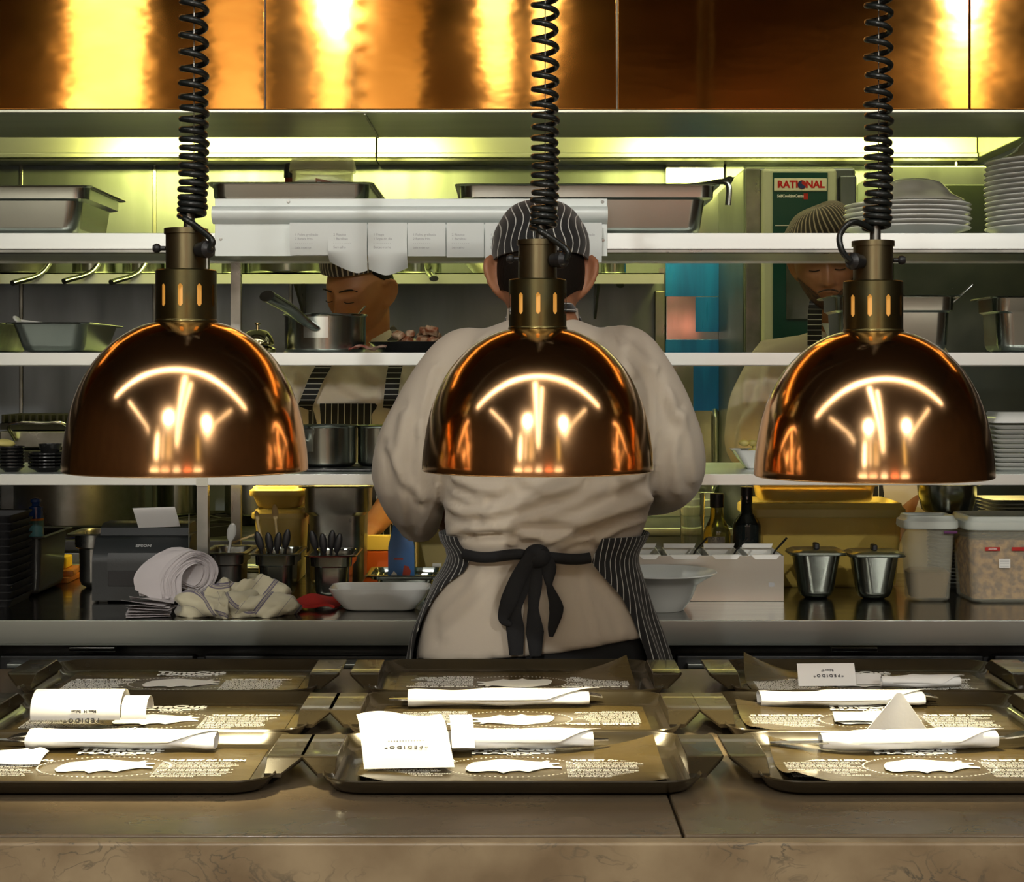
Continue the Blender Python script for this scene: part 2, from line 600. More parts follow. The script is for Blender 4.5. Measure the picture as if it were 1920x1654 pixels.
shelf(Z1, S(30, RF))
shelf(Z2, S(24, RF))
shelf(Z3, S(21, RF))
G().box(-2.3, 2.3, RF + .004 + oy, RF + .05 + oy, Z1 - S(36, RF) + oz, Z1 - S(31, RF) + oz).mk('under_rail', STEEL_OLD, rk)
for xx in (-2.2, -.627, 1.34, 2.2):  # posts take the darker steel to stand in for the shade on them
    G().box(xx - .011, xx + .011, RF + .003 + oy, RF + .025 + oy, .0005, Z3 - S(21, RF) + oz).box(xx - .011, xx + .011, RF + .003 + oy, RF + .025 + oy, Z3 + oz, Z2 - S(24, RF) + oz).box(
        xx - .011, xx + .011, RF + .003 + oy, RF + .025 + oy, Z2 + oz, Z1 - S(36, RF) + oz).mk('post', STEEL_OLD, rk)
    G().box(xx - .011, xx + .011, RB - .024 + oy, RB - .002 + oy, .0005, Z3 - S(21, RF) + oz).box(xx - .011, xx + .011, RB - .024 + oy, RB - .002 + oy, Z3 + oz, Z2 - S(24, RF) + oz).box(
        xx - .011, xx + .011, RB - .024 + oy, RB - .002 + oy, Z2 + oz, Z1 - S(30, RF) + oz).mk('post', STEEL_OLD, rk)
# front plate of the leg joint on the lowest shelf
G().box(-.627 - .0115, -.627 + .0115, RF - .0025 + oy, RF - .0003 + oy, Z3 - S(22, RF) + oz, Z3 + .001 + oz).mk('post_bracket', STEEL, rk)

# ------------------------------------------------------------------ extraction hood
COPPERP = M('brushed_copper_sheet', (.82, .36, .075), .075, 1.0, col2=(.70, .28, .05), scale=3.2, stretch=(1, 1, 2.2), detail=7, rvar=.02, aniso=.85, bump=(5, .04, .01))
ntc = COPPERP.node_tree
tg = ntc.nodes.new('ShaderNodeTangent')
tg.direction_type, tg.axis = 'RADIAL', 'X'
ntc.links.new(tg.outputs[0], ntc.nodes['Principled BSDF'].inputs['Tangent'])
HOODST = M('hood_steel', (.52, .54, .44), .36, 1.0, rvar=.02, col2=(.48, .50, .41), scale=2, stretch=(1, 8, 8))
HF = 3.30
HZ0 = Z(205, HF)
hd = thing('extraction_hood', 'long copper clad extraction hood hanging above the pass', 'hood', (0, HF, HZ0))
edges = [-2.55] + [X(p, HF) for p in (-163, 497, 1157, 1818, 2478)] + [2.55]
for xa, xb in zip(edges, edges[1:]):
    if xb - xa > .05:
        G().box(xa + .0012, xb - .0012, 0, .012, 0, 1.25, .0015).mk('copper_panel', COPPERP, hd)
G().box(-2.6, 2.6, .014, .03, .003, 1.25).mk('front_frame', STEEL_OLD, hd)
# gutter under the front edge
G().box(-2.6, 2.6, -.004, .33, -.008, -.0005, .002).mk('front_gutter', HOODST, hd)
G().box(-2.6, 2.6, .33, .336, -.008, .16).mk('gutter_lip', HOODST, hd)
xg = X(707, HF + .3)
G().box(xg - .002, xg + .002, .0, .33, -.0105, -.008).mk('gutter_seam', STEEL_OLD, hd)
# rear gutter against the wall
rz0, rz1 = Z(299, 5.32) - HZ0, Z(246, 5.32) - HZ0 + .12
ry = 5.32 - HF
xs = X(706, 5.32)
XR = X(1832, 5.32)
for xa, xb in ((-2.6, xs - .002), (xs + .002, XR)):
    G().box(xa, xb, ry, RY1 - HF - .002, rz0 + .02, rz1, .002).mk('rear_gutter', HOODST, hd)
    G().box(xa, xb, ry - .012, ry + .02, rz0 + .004, rz0 + .0195, .003).mk('gutter_ledge', HOODST, hd)
    G().box(xa, xb, ry - .004, RY1 - HF - .002, rz0 - .004, rz0 + .003).mk('gutter_rail', DARKSTEEL, hd)
G().lathe([(0, -.03), (.008, -.03), (.008, 0), (0, 0)], 10, (X(1790, 5.36), ry + .02, rz0 - .004)).mk('drain_nozzle', STEEL_OLD, hd)
# right hand return of the hood
G().box(XR + .002, XR + .05, .34, RY1 - HF - .002, rz0 + .004, rz1, .004).mk('side_gutter', HOODST, hd)
G().box(-2.6, 2.6, .03, RY1 - HF - .002, 1.25, 1.27).mk('hood_roof', STEEL_OLD, hd)
G().box(-2.6, 2.6, .031, RY1 - HF - .003, .80, .812).mk('filter_ceiling', HOODST, hd)
HLAMP = M('hood_tube', (.9, .9, .8), .4, emis=((1.0, .92, .50), 9))
for xx in (-1.5, -.1, 1.3):
    G().box(xx - .62, xx + .62, .95, 1.07, .74, .799, .008).mk('bulkhead_lamp', HLAMP, hd)
for xx in (-.80, .95):
    G().box(xx - .58, xx + .58, 4.84 - HF, 4.875 - HF, 2.115 - HZ0, 2.19 - HZ0, .004).mk('lamp_housing', STEEL, hd)
for xx in (-1.5, 1.5):
    G().tube([(xx, .5, 1.27), (xx, .5, RZ - HZ0 - .001)], .2, 20).mk('duct', STEEL_OLD, hd)
# ------------------------------------------------------------------ heat lamps
COPDOME = M('polished_copper', (.88, .53, .27), .13, 1.0, col2=(.82, .45, .20), scale=7, rvar=.02, bump=(30, .012, .001))
COLLAR = M('aged_brass', (.165, .13, .05), .34, 1.0, col2=(.09, .085, .045), scale=14, rvar=.1)
NECK = M('tarnished_bronze', (.22, .21, .12), .34, 1.0, col2=(.15, .10, .05), scale=18, rvar=.1, stretch=(1, 1, .4))
INNERW = M('shade_lining', (.85, .78, .62), .5)
CORD = M('cord_rubber', (.010, .012, .011), .28, bump=(200, .1, .0005))
BULB = M('heat_bulb', (.9, .8, .6), .3, emis=((1, .72, .32), 2.5))
SLOTGLOW = M('imitated_bulb_glow', (.75, .42, .15), .35, emis=((1.0, .44, .07), .5))
LD = .000735
DOME = [(57, 0), (66, 1.5), (80, 6), (97, 14), (115, 25), (132, 38), (149, 55), (163, 72), (175, 91), (186, 112), (195, 134), (202, 156), (207, 178), (211, 201), (214.5, 225), (216.5, 248), (217, 262)]
COILS = [5, 95, 185, 280, 375, 470, 550, 630, 690, 755, 815, 868, 915, 965, 1015, 1060, 1110, 1150, 1195, 1230, 1265, 1300]


def heat_lamp(px, py, d, label, cord_dx, gland_side, slot0, coil_end):
    """px, py: centre and height of the rim in the photograph"""
    rim = Vector((X(px, d), d, Z(py, d)))
    t = thing('heat_lamp', label, 'heat lamp', rim, 0, 'copper heat lamps over the trays')
    H = 262 * LD
    out = [(r * LD, H - z * LD) for r, z in DOME]
    prof = out + [(216 * LD, -.001)] + [((r - 2.2) * LD, H - z * LD - .0012) for r, z in reversed(DOME)]
    sh = G().lathe(prof + [prof[0]], 96).mk('shade', COPDOME, t, ang=50)
    lin = [((r - 3.2) * LD, H - z * LD - .0022) for r, z in DOME]
    G().lathe([(0, H - .003)] + lin, 64).mk('lining', INNERW, sh)
    # slotted collar
    cr, ch = 54 * LD, 92 * LD
    n, nz = 240, 9
    g = G()
    zs = [0, .0205, .0215, .0230, .0260, .0440, .0470, .0485, .0495, ch]
    v = []
    slots = [slot0 + k * 2 * PI / 10 for k in range(10)]
    ins = lambda a: min(abs((a - s + PI) % (2 * PI) - PI) for s in slots)
    for z in zs:
        v += [(cr * math.cos(2 * PI * i / n), cr * math.sin(2 * PI * i / n), H + z) for i in range(n)]
    f = []
    for j in range(nz):
        for i in range(n):
            a = 2 * PI * (i + .5) / n
            w_ = (0, .035, .058, .076, .083, .076, .058, .035, 0)[j]
            if w_ and ins(a) < w_:
                continue
            f.append((j * n + i, j * n + (i + 1) % n, (j + 1) * n + (i + 1) % n, (j + 1) * n + i))
    g.raw(v, f)
    g.lathe([(cr, H + ch), (cr - .0012, H + ch + .0014), (cr - .004, H + ch + .0018), (0, H + ch + .0018)], n)
    g.lathe([(cr + .0006, H), (cr + .0012, H + .002), (cr, H + .004)], n)
    col = g.mk('collar', COLLAR, t, ang=50, fix=False)
    G().lathe([(0, H + .008), (cr - .009, H + .008), (cr - .009, H + ch - .004), (0, H + ch - .004)], 40).mk('slot_glow_stand_in', SLOTGLOW, col)  # inner sleeve given a glow to imitate bulb light leaking through the slots
    # neck
    nr, nh = 36 * LD, 73 * LD
    z0 = H + ch + .0018
    G().lathe([(0, z0), (nr, z0), (nr, z0 + nh - .007), (nr + .0022, z0 + nh - .007), (nr + .0022, z0 + nh), (nr - .003, z0 + nh), (nr - .0035, z0 + nh - .004), (0, z0 + nh - .004)], 48).mk('neck', NECK, t)
    s = gland_side
    zg = z0 + nh * .46
    gx, gy = s * nr * .78, -nr * .70
    gd = Vector((s * .78, -.70, 0)).normalized()
    rot = gd.to_track_quat('Z', 'Y').to_matrix().to_4x4()
    gl = G().lathe([(0, 0), (.0095, 0), (.0095, .010), (.0115, .011), (.0115, .019), (.0085, .021), (.006, .024), (0, .024)], 14, (gx, gy, zg), rot).mk('cord_gland', BLACKP, t)
    kx = -s
    G().lathe([(0, 0), (.003, 0), (.003, .006), (.0058, .008), (.0064, .012), (.0045, .016), (0, .017)], 14, (kx * nr, -.004, z0 + nh * .52), Matrix.Rotation(kx * PI / 2, 4, 'Y')).mk('knob', BLACKP, t)
    # stem, wire, coiled cord
    cx = cord_dx * LD
    ztop = 1.28
    zb = z0 + nh - .002
    G().tube([(cx * .4, 0, zb), (cx * .4, 0, zb + .022)], .0075, 12).mk('stem', STEEL_OLD, t)
    G().tube([(cx, 0, zb + .012), (cx + .002, 0, ztop + 2.4)], .0007, 6).mk('suspension_wire', STEEL_OLD, t)
    # coil turn heights, measured upward from the cord's lower end
    k3 = d / F / 3.0
    zc = [zb + .018 + (1305 - c) * k3 * coil_end for c in COILS][::-1]
    while zc[-1] < ztop:
        zc.append(zc[-1] + .0295 + .0006 * (len(zc) - 22))
    R, path, seg = .0158, [], 18
    ph = PI * .93 if s > 0 else PI * .05
    for i in range(len(zc) - 1):
        for q in range(seg):
            u = q / seg
            a = PI + 2 * PI * u
            wob = .0007 * math.sin(i * 1.7)
            off = -.0028 * max(0, 1 - i / 5.0)
            path.append((cx + off + wob + (R + .0006 * math.sin(i * 2.3)) * math.cos(a), -R * math.sin(a), zc[i] + (zc[i + 1] - zc[i]) * u))
    p0 = Vector(path[0])
    if s > 0:
        tail = smoothpath([gx and Vector((gx, gy, zg)) + gd * .022, Vector((gx, gy, zg)) + gd * .026 + Vector((0, 0, .012)), Vector((gx * .75, gy - .006, zg + .032)),
                           Vector((gx * .2, -R - .008, zb + .012)), Vector((cx - R * .7, -R * .9, zb + .016)), p0], 6)[:-1]
    else:
        e = Vector((gx, gy, zg)) + gd * .023
        tail = smoothpath([e, e + Vector((-.012, -.003, .015)), e + Vector((-.013, 0, .036)), e + Vector((.004, .0, .052)), Vector((cx - R * .8, -R * .8, zb + .017)), p0], 6)[:-1]
    G().tube(tail + [Vector(p) for p in path], .0042, 12).mk('coiled_cord', CORD, t)
    G().tube([(cx, 0, zc[-1] - .02), (cx, 0, RZ - rim.z - .06)], .0041, 8).mk('cord', CORD, t)
    G().lathe([(0, RZ - rim.z - .001), (.05, RZ - rim.z - .001), (.045, RZ - rim.z - .05), (.008, RZ - rim.z - .065), (0, RZ - rim.z - .065)], 24).mk('ceiling_rose', BLACKP, t)
    # bulb and its light
    G().lathe([(0, .085), (.02, .088), (.042, .105), (.048, .125), (.035, .150), (.016, .165), (.014, H - .004), (0, H - .004)], 32).mk('bulb', BULB, t)
    ld = bpy.data.lights.new('bulb_light', 'SPOT')
    ld.energy, ld.color, ld.spot_size, ld.spot_blend, ld.shadow_soft_size = 28, (1.0, .87, .52), math.radians(84), .75, .03
    lo = bpy.data.objects.new('bulb_light', ld)
    C.objects.link(lo)
    lo.parent, lo.location = t, (0, 0, .07)
    return t


heat_lamp(349, 880, 2.22, 'copper dome heat lamp over the trays nearest the receipt printer', 14, 1, -PI / 2, 1.0)
heat_lamp(1008, 880, 2.33, 'copper dome heat lamp hanging in front of the back-turned chef', 14, 1, -PI / 2, 1.04)
heat_lamp(1637, 891, 2.28, 'copper dome heat lamp under the white plate stacks, in front of the bearded cook', 10, -1, -PI / 2 + PI / 10, 1.04)
# ------------------------------------------------------------------ trays with placemats
TRAYM = M('brown_tray_resin', (.050, .038, .020), .22, .25, col2=(.035, .027, .015), scale=12, rvar=.06, coat=.3)
MATP = M('printed_placemat', (.095, .066, .022), .24, col2=(.060, .042, .016), scale=5, rvar=.08, bump=(9, .25, .006), stretch=(1, 2.2, 1))
TW, TD, TH = .228, .1405, .019      # half width, half depth, rim height


def tray_mesh(parent):
    r = 6
    rings = [rrect(2 * TW - .05, 2 * TD - .05, .035, .0, r), rrect(2 * TW - .022, 2 * TD - .022, .042, .004, r), rrect(2 * TW - .004, 2 * TD - .004, .046, TH - .003, r),
             rrect(2 * TW, 2 * TD, .048, TH, r), rrect(2 * TW - .003, 2 * TD - .003, .046, TH + .0015, r), rrect(2 * TW - .008, 2 * TD - .008, .045, TH, r),
             rrect(2 * TW - .028, 2 * TD - .028, .040, .006, r), rrect(2 * TW - .052, 2 * TD - .052, .034, .0028, r)]
    G().loft(rings).mk('tray_body', TRAYM, parent, ang=60)
    for s in (-1, 1):
        # raised grip: flat top in the middle, sloping down to both corners
        prof = [(-TD + .050, TH - .001), (-.066, TH + .011), (-.058, TH + .014), (.058, TH + .014), (.066, TH + .011), (TD - .050, TH - .001)]
        rings = []
        for yy, zz in prof:
            xi, xo = TW - .014, TW + .0290 * max(0, min(1, (zz - TH + .004) / .018)) + .001
            rings.append([(s * xi, yy, TH - .006), (s * (xi - .001), yy, zz - .001), (s * xi, yy, zz), (s * xo, yy, zz), (s * (xo + .001), yy, zz - .0015), (s * xo, yy, zz - .005)])
        G().loft(rings).mk('grip', TRAYM, parent, ang=25)


WORDS = ['lisboa', 'mercado', 'cozinha', 'the best', 'chefs', 'fado', 'market', 'o melhor', 'da cidade', 'bairro', 'comer', 'sabor']


def placemat(x, d, z, flip, label, curl=(0, 0, 0, 0), rz=0.0):
    """dark glossy paper lying in a tray; curl lifts the corners (back-left, back-right, front-left, front-right)"""
    hw, hd = TW - .037, TD - .037
    t = thing('paper_placemat', label, 'placemat', (x, d, z), rz, 'printed paper placemats in the trays')
    ph = random.uniform(0, 6)

    def fn(u, v):
        px, py = (u * 2 - 1) * hw, (v * 2 - 1) * hd
        zz = .0004 + .0009 * (1 + math.sin(px * 21 + ph + 9 * py) * math.cos(py * 17 + ph)) * (1 - abs(2 * u - 1) ** 6)
        for c, (cu, cv) in zip(curl, ((0, 1), (1, 1), (0, 0), (1, 0))):
            if c:
                q = max(0, 1 - ((u - cu) ** 2 * 9 + (v - cv) ** 2 * 3) ** .5)
                zz += c * q * q
                px += (-.25 if cu else .25) * c * q * q
        return (px, py, zz)
    G().sheet(fn, 40, 20, .0003).mk('sheet', MATP, t, ang=80)
    rot = Matrix.Rotation(PI if flip else 0, 4, 'Z')
    lift = Matrix.Translation((0, 0, .0028))
    base = lift @ rot
    g = G()
    text_mesh(g, 'TimeOut', .026, base @ Matrix.Translation((0, .092, 0)) @ Matrix.Shear('XY', 4, (.25, 0)), bold=.0010, sx=1.15)
    text_mesh(g, 'MARKET', .014, base @ Matrix.Translation((0, .072, 0)), bold=.0006, sx=2.0)
    text_mesh(g, 'LISBOA', .007, base @ Matrix.Translation((.01, .0615, 0)), bold=.0002, sx=1.5)
    g.mk('printed_title', WHITEP, t, smooth=False, fix=False)
    for hx, head in ((-.124, 'O MELHOR DE LISBOA'), (.124, 'THE BEST OF LISBON')):
        g = G()
        text_mesh(g, head, .0112, base @ Matrix.Translation((hx, .030, 0)), bold=.0005, sx=.92)
        for q in range(11):
            n, s = random.choice((5, 6, 6)), ''
            s = ' '.join(random.choice(WORDS) for _ in range(n))[:40 if q < 10 else 22]
            text_mesh(g, s, .0062, base @ Matrix.Translation((hx - .056, .0185 - q * .0074, 0)), ax='LEFT', sx=.90)
        g.mk('printed_column', WHITEP, t, smooth=False, fix=False)
    # ragged white silhouette in a dotted ring
    g = G()
    up = [(-.068, .004), (-.060, .013), (-.048, .016), (-.03, .021), (-.012, .024), (.006, .022), (.022, .020), (.04, .0165), (.052, .015), (.060, .020), (.066, .0185), (.063, .013), (.072, .012), (.080, .0125), (.081, .009), (.068, .006)]
    lo = [(.070, .003), (.084, -.001), (.083, -.005), (.066, -.003), (.050, -.007), (.038, -.012), (.03, -.0165), (.016, -.012), (.0, -.014), (-.010, -.020), (-.020, -.0135), (-.036, -.013), (-.052, -.016), (-.064, -.015), (-.071, -.008)]
    g.prism(up + lo[::1], -.0002, .0002, base @ Matrix.Translation((-.003, -.004, 0)) @ Matrix.Diagonal((.78, 1.7, 1, 1)))
    g.mk('printed_figure', WHITEP, t, smooth=False)
    g = G()
    for q in range(76):
        a = 2 * PI * q / 76
        g.raw([base @ Vector((.083 * math.cos(a) + e, -.004 + .054 * math.sin(a) + f, 0)) for e, f in ((-.0012, -.0012), (.0012, -.0012), (.0012, .0012), (-.0012, .0012))], [(0, 1, 2, 3)])
    g.mk('dotted_ring', WHITEP, t, smooth=False)
    return t


TZ = CT + .0005
ROWS = [1.985 + TD, 1.985 + TD * 3 + .004, 1.985 + TD * 5 + .008]
COLS = [[-.512, -.508, -.528], [0.0, .003, .006], [.524, .520, .566]]
tray_lab = [['front left tray, run off the photo edge, with a napkin corner in it', 'left middle tray holding the curled receipt roll', 'back left tray holding nothing but its placemat'],
            ['front tray in the centre of the counter, below the order slip', 'centre middle tray with the napkin roll on its far side', 'back centre tray directly behind the apron of the standing chef'],
            ['front right tray with the fork roll lying at its far side', 'right middle tray with the standing napkin peak', 'back right tray holding a receipt card and two napkin rolls']]
tray0 = None
TR = {}
for c in range(3):
    for r in range(3):
        loc = (COLS[c][r], ROWS[r], TZ)
        if tray0 is None:
            tray0 = thing('serving_tray', 'dark brown ' + tray_lab[c][r], 'tray', loc, 0, 'serving trays on the marble counter')
            tray_mesh(tray0)
        else:
            dup(tray0, None, loc, None, 'dark brown ' + tray_lab[c][r])
        curl = {(1, 2): (0, .030, 0, .004), (2, 2): (.035, 0, .006, 0), (2, 1): (.012, 0, .014, 0), (1, 0): (.020, .020, .016, .012), (2, 0): (.018, 0, .02, 0)}.get((c, r), (0, 0, 0, 0))
        placemat(loc[0], loc[1], TZ + .0030, c == 1 and r > 0, 'brown printed paper placemat in the ' + tray_lab[c][r].split(',')[0].split(' hold')[0].split(' with')[0].split(' dir')[0].replace(' tray', '') + ' tray', curl)

# ------------------------------------------------------------------ napkin rolls
CUTL = M('cutlery_steel', (.72, .72, .70), .12, 1.0)


def fork_mesh(L=.19):
    g = G()
    hw = [(0, .0095), (.02, .0105), (.05, .008), (.09, .005), (.115, .0042)]
    g.loft([[(x, -w_, 0), (x, w_, 0), (x, w_, .0022), (x, -w_, .0022)] for x, w_ in hw])
    nk = [(.115, .0042, .0), (.124, .008, .0015), (.134, .0118, .004), (.145, .0125, .0055)]
    g.loft([[(x, -w_, z), (x, w_, z), (x, w_, z + .002), (x, -w_, z + .002)] for x, w_, z in nk])
    for q in (-1.5, -.5, .5, 1.5):
        g.loft([[(x, q * .0066 - w_, z), (x, q * .0066 + w_, z), (x, q * .0066 + w_, z + .0018), (x, q * .0066 - w_, z + .0018)] for x, w_, z in
                ((.144, .0026, .0055), (.160, .0023, .0052), (.178, .0020, .003), (.190, .0009, .0005))])
    return g


def knife_mesh():
    g = G()
    hw = [(0, .008, .008), (.02, .009, .009), (.08, .007, .007), (.09, .006, .009), (.14, .005, .0105), (.178, .004, .0095), (.198, .001, .003)]
    return g.loft([[(x, -a, 0), (x, b, 0), (x, b, .002), (x, -a, .002)] for x, a, b in hw])


def napkin_roll(x, d, z, L, rad, rz, label, peak=None, fork=0, knife=0, tail=0, flat=.72, seed=0):
    """paper napkin rolled round cutlery; lies along local X"""
    t = thing('napkin_roll', label, 'napkin', (x, d, z), rz, 'white napkin rolls on the trays')
    rr = random.Random(seed)
    n, seg = 26, 22
    ph = rr.uniform(0, 6)
    rings = []
    for i in range(n + 1):
        u = i / n
        rad_u = rad * (1 + .13 * math.sin(u * 5 + ph) + .06 * math.sin(u * 13 + ph))
        if tail > 0:
            rad_u *= 1.0 - .25 * u ** 3 * tail
        if u < .03 or u > .97:
            rad_u *= .93
        ring = []
        for k in range(seg):
            a = 2 * PI * k / seg
            fold = 1 + .10 * math.sin(2 * a + 6 * u + ph) + .05 * math.sin(5 * a - 11 * u) + .10 * noise.noise((u * 9 + seed, math.cos(a) * 1.6, math.sin(a) * 1.6))
            yy, zz = rad_u * 1.25 * math.cos(a) * fold, rad_u * flat * math.sin(a) * fold
            ring.append(((u - .5) * L, yy + .003 * math.sin(u * 4 + ph), max(0.0, zz + rad * flat * .95)))
        rings.append(ring)
    g = G().loft(rings, caps=False)
    g.loft([[Vector((p[0], p[1] * .90, .001 + p[2] * .94)) for p in r] for r in rings], caps=False)
    # end rims
    N = len(rings) * seg
    f = []
    for base in (0, (len(rings) - 1) * seg):
        for k in range(seg):
            k2 = (k + 1) % seg
            f.append((base + k, base + k2, N + base + k2, N + base + k))
    g.f += f
    # overlapping diagonal flap
    def flap(u, v):
        uu = -.36 + .62 * u + .30 * v
        a = PI * (.98 - .62 * v)
        r_ = rad * 1.06 * (1 + .05 * math.sin(uu * 11 + ph)) + .0012
        return (uu * L, r_ * 1.25 * math.cos(a), max(.0012, r_ * flat * math.sin(a) + rad * flat * .95))
    g.mk('rolled_napkin', NAPKIN, t, ang=70)
    G().sheet(flap, 14, 10, .0006).mk('napkin_flap', NAPKIN, t, ang=80)
    if peak:
        pu, ph_, pw = peak

        def pk(u, v):
            s = (u - .5) * 2
            hgt = ph_ * (1 - abs(s) ** .9) * v
            return (pu * L + s * pw * (1 - .25 * v) + .004 * v, rad * (.9 - 1.1 * v) + .010 * (1 - v) + .006 * math.sin(s * 4) * v, rad * flat * 1.0 * (1 - .2 * (1 - v)) + hgt)
        G().sheet(pk, 16, 10, .0006).mk('napkin_point', NAPKIN, t, ang=80)
    for kind, val, mesh in (('fork', fork, fork_mesh), ('knife', knife, knife_mesh)):
        if val:
            s = 1 if val > 0 else -1
            o = mesh().mk(kind, CUTL, t, ang=50)
            o.location = (s * (L * .5 - .19 + abs(val)), .004 * (1 if kind == 'fork' else -2), rad * flat * .9)
            if s < 0:
                o.rotation_euler = (0, 0, PI)
    return t


zt = TZ + .0062


def TX(px, d):
    return X(px, d)


napkin_roll(X(232, 2.23), 2.226, zt + .0004, S(350, 2.25), .0160, math.radians(-1.5), 'white napkin roll with fork tines and knife tip showing, before the curled receipts', (.05, .016, .03), fork=-.028, knife=-.04, seed=1)
napkin_roll(X(975, 2.23), 2.224, zt + .0004, S(270, 2.25), .0165, math.radians(1.5), 'white napkin roll tucked under the order slip on the centre trays', None, knife=.012, tail=.3, seed=2)
napkin_roll(X(935, 2.52), 2.512, zt + .0004, S(335, 2.54), .016, math.radians(1.5), 'white napkin roll with a folded point on the back centre tray', (-.02, .012, .022), knife=-.02, fork=.02, tail=1, seed=3)
napkin_roll(X(1575, 2.52), 2.512, zt + .0004, S(305, 2.54), .0145, math.radians(2), 'white napkin roll lying along the far side of the right middle tray', None, fork=.022, tail=.6, seed=4)
napkin_roll(X(1735, 2.63), 2.66, zt, S(150, 2.6), .0125, math.radians(-4), 'short white napkin roll behind the receipt card on the right', None, tail=.8, seed=5)
napkin_roll(X(1700, 2.23), 2.222, zt + .0004, S(330, 2.25), .0165, math.radians(3), 'white napkin roll with a fork sticking out of its right end', None, fork=.088, knife=-.06, seed=6)


def crumple(name, label, cat, loc, fn, nu, nv, mat=NAPKIN, th=.0007, part='napkin'):
    o = G().sheet(fn, nu, nv, th).mk(name, mat, ang=80)
    o.location = loc
    return tag(o, label, cat)


crumple('paper_napkin', 'standing folded white napkin peak behind the fork roll on the right', 'napkin', (X(1683, 2.33), 2.335, zt),
        lambda u, v: ((u - .5) * .085 * (1 - .80 * v) + .004 * v, .012 * math.sin(u * PI) * (1 - v) + .004 * v, .052 * v * (1 - .15 * (2 * u - 1) ** 2)), 14, 12)
crumple('paper_napkin', 'flat white napkin spread over the right middle placemat', 'napkin', (X(1635, 2.42), 2.42, zt),
        lambda u, v: ((u - .5) * .12 + .01 * v, (v - .5) * .07, .002 + .002 * math.sin(u * 7) * math.sin(v * 5 + 1)), 14, 10)
crumple('paper_napkin', 'white napkin corner entering the front left tray from the left edge', 'napkin', (X(40, 2.17), 2.165, zt),
        lambda u, v: ((u - .75) * .14 * (1 - v * .8) + (.02 * v), (v - .5) * .075, .002 + .004 * (1 - u) + .002 * math.sin(u * 6 + v * 4)), 12, 10)


# ------------------------------------------------------------------ order slips
def slip_text(g, mx, lines):
    for s, size, yy in lines:
        text_mesh(g, s, size, mx @ Matrix.Translation((0, yy, 0)), sx=1.0, bold=.0002)


# curled receipt roll, left
rc = thing('receipt', 'curled white receipt printed with pedido on the left middle tray', 'receipt', (X(150, 2.33), 2.335, zt + .003), math.radians(1))


def curl1(u, v):
    a = PI * (1.12 - 1.25 * v)
    return ((u - .5) * .122, -.032 * math.cos(a) * -1 * -1, .0265 + .0265 * math.sin(a)) if v > .12 else ((u - .5) * .122, -.032 * math.cos(PI * .97), .0265 + .0265 * math.sin(PI * (1.12 - 1.25 * .12)) - .02 * (.12 - v) / .12)


def curlA(w_, r, x0, a0, a1):
    return lambda u, v: (x0 + (u - .5) * w_, -r * 1.25 * math.cos(a0 + (a1 - a0) * v), r + r * .98 * math.sin(a0 + (a1 - a0) * v))


G().sheet(curlA(.122, .027, 0, -.35, PI * 1.02), 10, 22, .0003).mk('receipt_paper', PAPER, rc, ang=80)
G().sheet(curlA(.034, .0225, .078, -.2, PI * 1.0), 6, 18, .0003).mk('receipt_tail', PAPER, rc, ang=80)
g = G()
mx = Matrix.Translation((.012, -.0346, .024)) @ Matrix.Rotation(math.radians(92), 4, 'X') @ Matrix.Rotation(PI, 4, 'Z')
slip_text(g, mx, [('* P E D I D O *', .0085, .006), ('Mesa 14   Balcao', .005, -.006)])
g.mk('print', INK, rc, smooth=False, fix=False)

# order slip in the centre
rc = thing('receipt', 'bent white order slip printed with pedido lying over the front centre tray', 'receipt', (X(762, 2.20), 2.212, zt + .030), math.radians(5))


def slipc(u, v):
    # the back lies on the napkin roll, the front curves down onto the tray floor
    q = max(0, v - .30) / .70
    return ((u - .5) * .112 - .010 * (1 - v), .040 - .160 * v, .010 + .004 * math.sin(u * 6) * (1 - v) - .0355 * q ** 1.25)


G().sheet(slipc, 16, 20, .0003).mk('receipt_paper', PAPER, rc, ang=80)
G().sheet(lambda u, v: ((u - .5) * .03 + .072, .035 - v * .07, .008 * math.cos(v * 2.2) - .016 * v * v), 6, 12, .0003).mk('receipt_tail', PAPER, rc, ang=80)
g = G()
pa, pb = Vector(slipc(.5, .70)), Vector(slipc(.5, .76))
mx = Matrix.Translation((-.003, (pa.y + pb.y) / 2, (pa.z + pb.z) / 2 + .0014)) @ Matrix.Rotation(math.atan2(pa.z - pb.z, pa.y - pb.y), 4, 'X') @ Matrix.Rotation(PI, 4, 'Z')
slip_text(g, mx, [('* P E D I D O *', .0085, .002), ('- - - - - - - - - - - - -', .006, -.012)])
g.mk('print', INK, rc, smooth=False, fix=False)

# receipt card, back right
rc = thing('receipt', 'white receipt card propped up on the back right tray', 'receipt', (X(1552, 2.66), 2.655, zt), math.radians(3))
G().sheet(lambda u, v: ((u - .5) * .092 + .004 * v, .006 + .03 * v, .001 + .030 * v + .004 * math.sin(v * 3)), 8, 10, .0003).mk('receipt_paper', PAPER, rc, ang=80)
G().sheet(lambda u, v: (.06 + (u - .5) * .07, .018 + .028 * v, .012 * v + .001), 8, 6, .0003).mk('receipt_tail', PAPER, rc, ang=80)
g = G()
mx = Matrix.Translation((.004, .0190, .0185)) @ Matrix.Rotation(math.radians(44), 4, 'X') @ Matrix.Rotation(PI, 4, 'Z')
slip_text(g, mx, [('* P E D I D O *', .0075, .004), ('Balcao 07', .005, -.006)])
g.mk('print', INK, rc, smooth=False, fix=False)
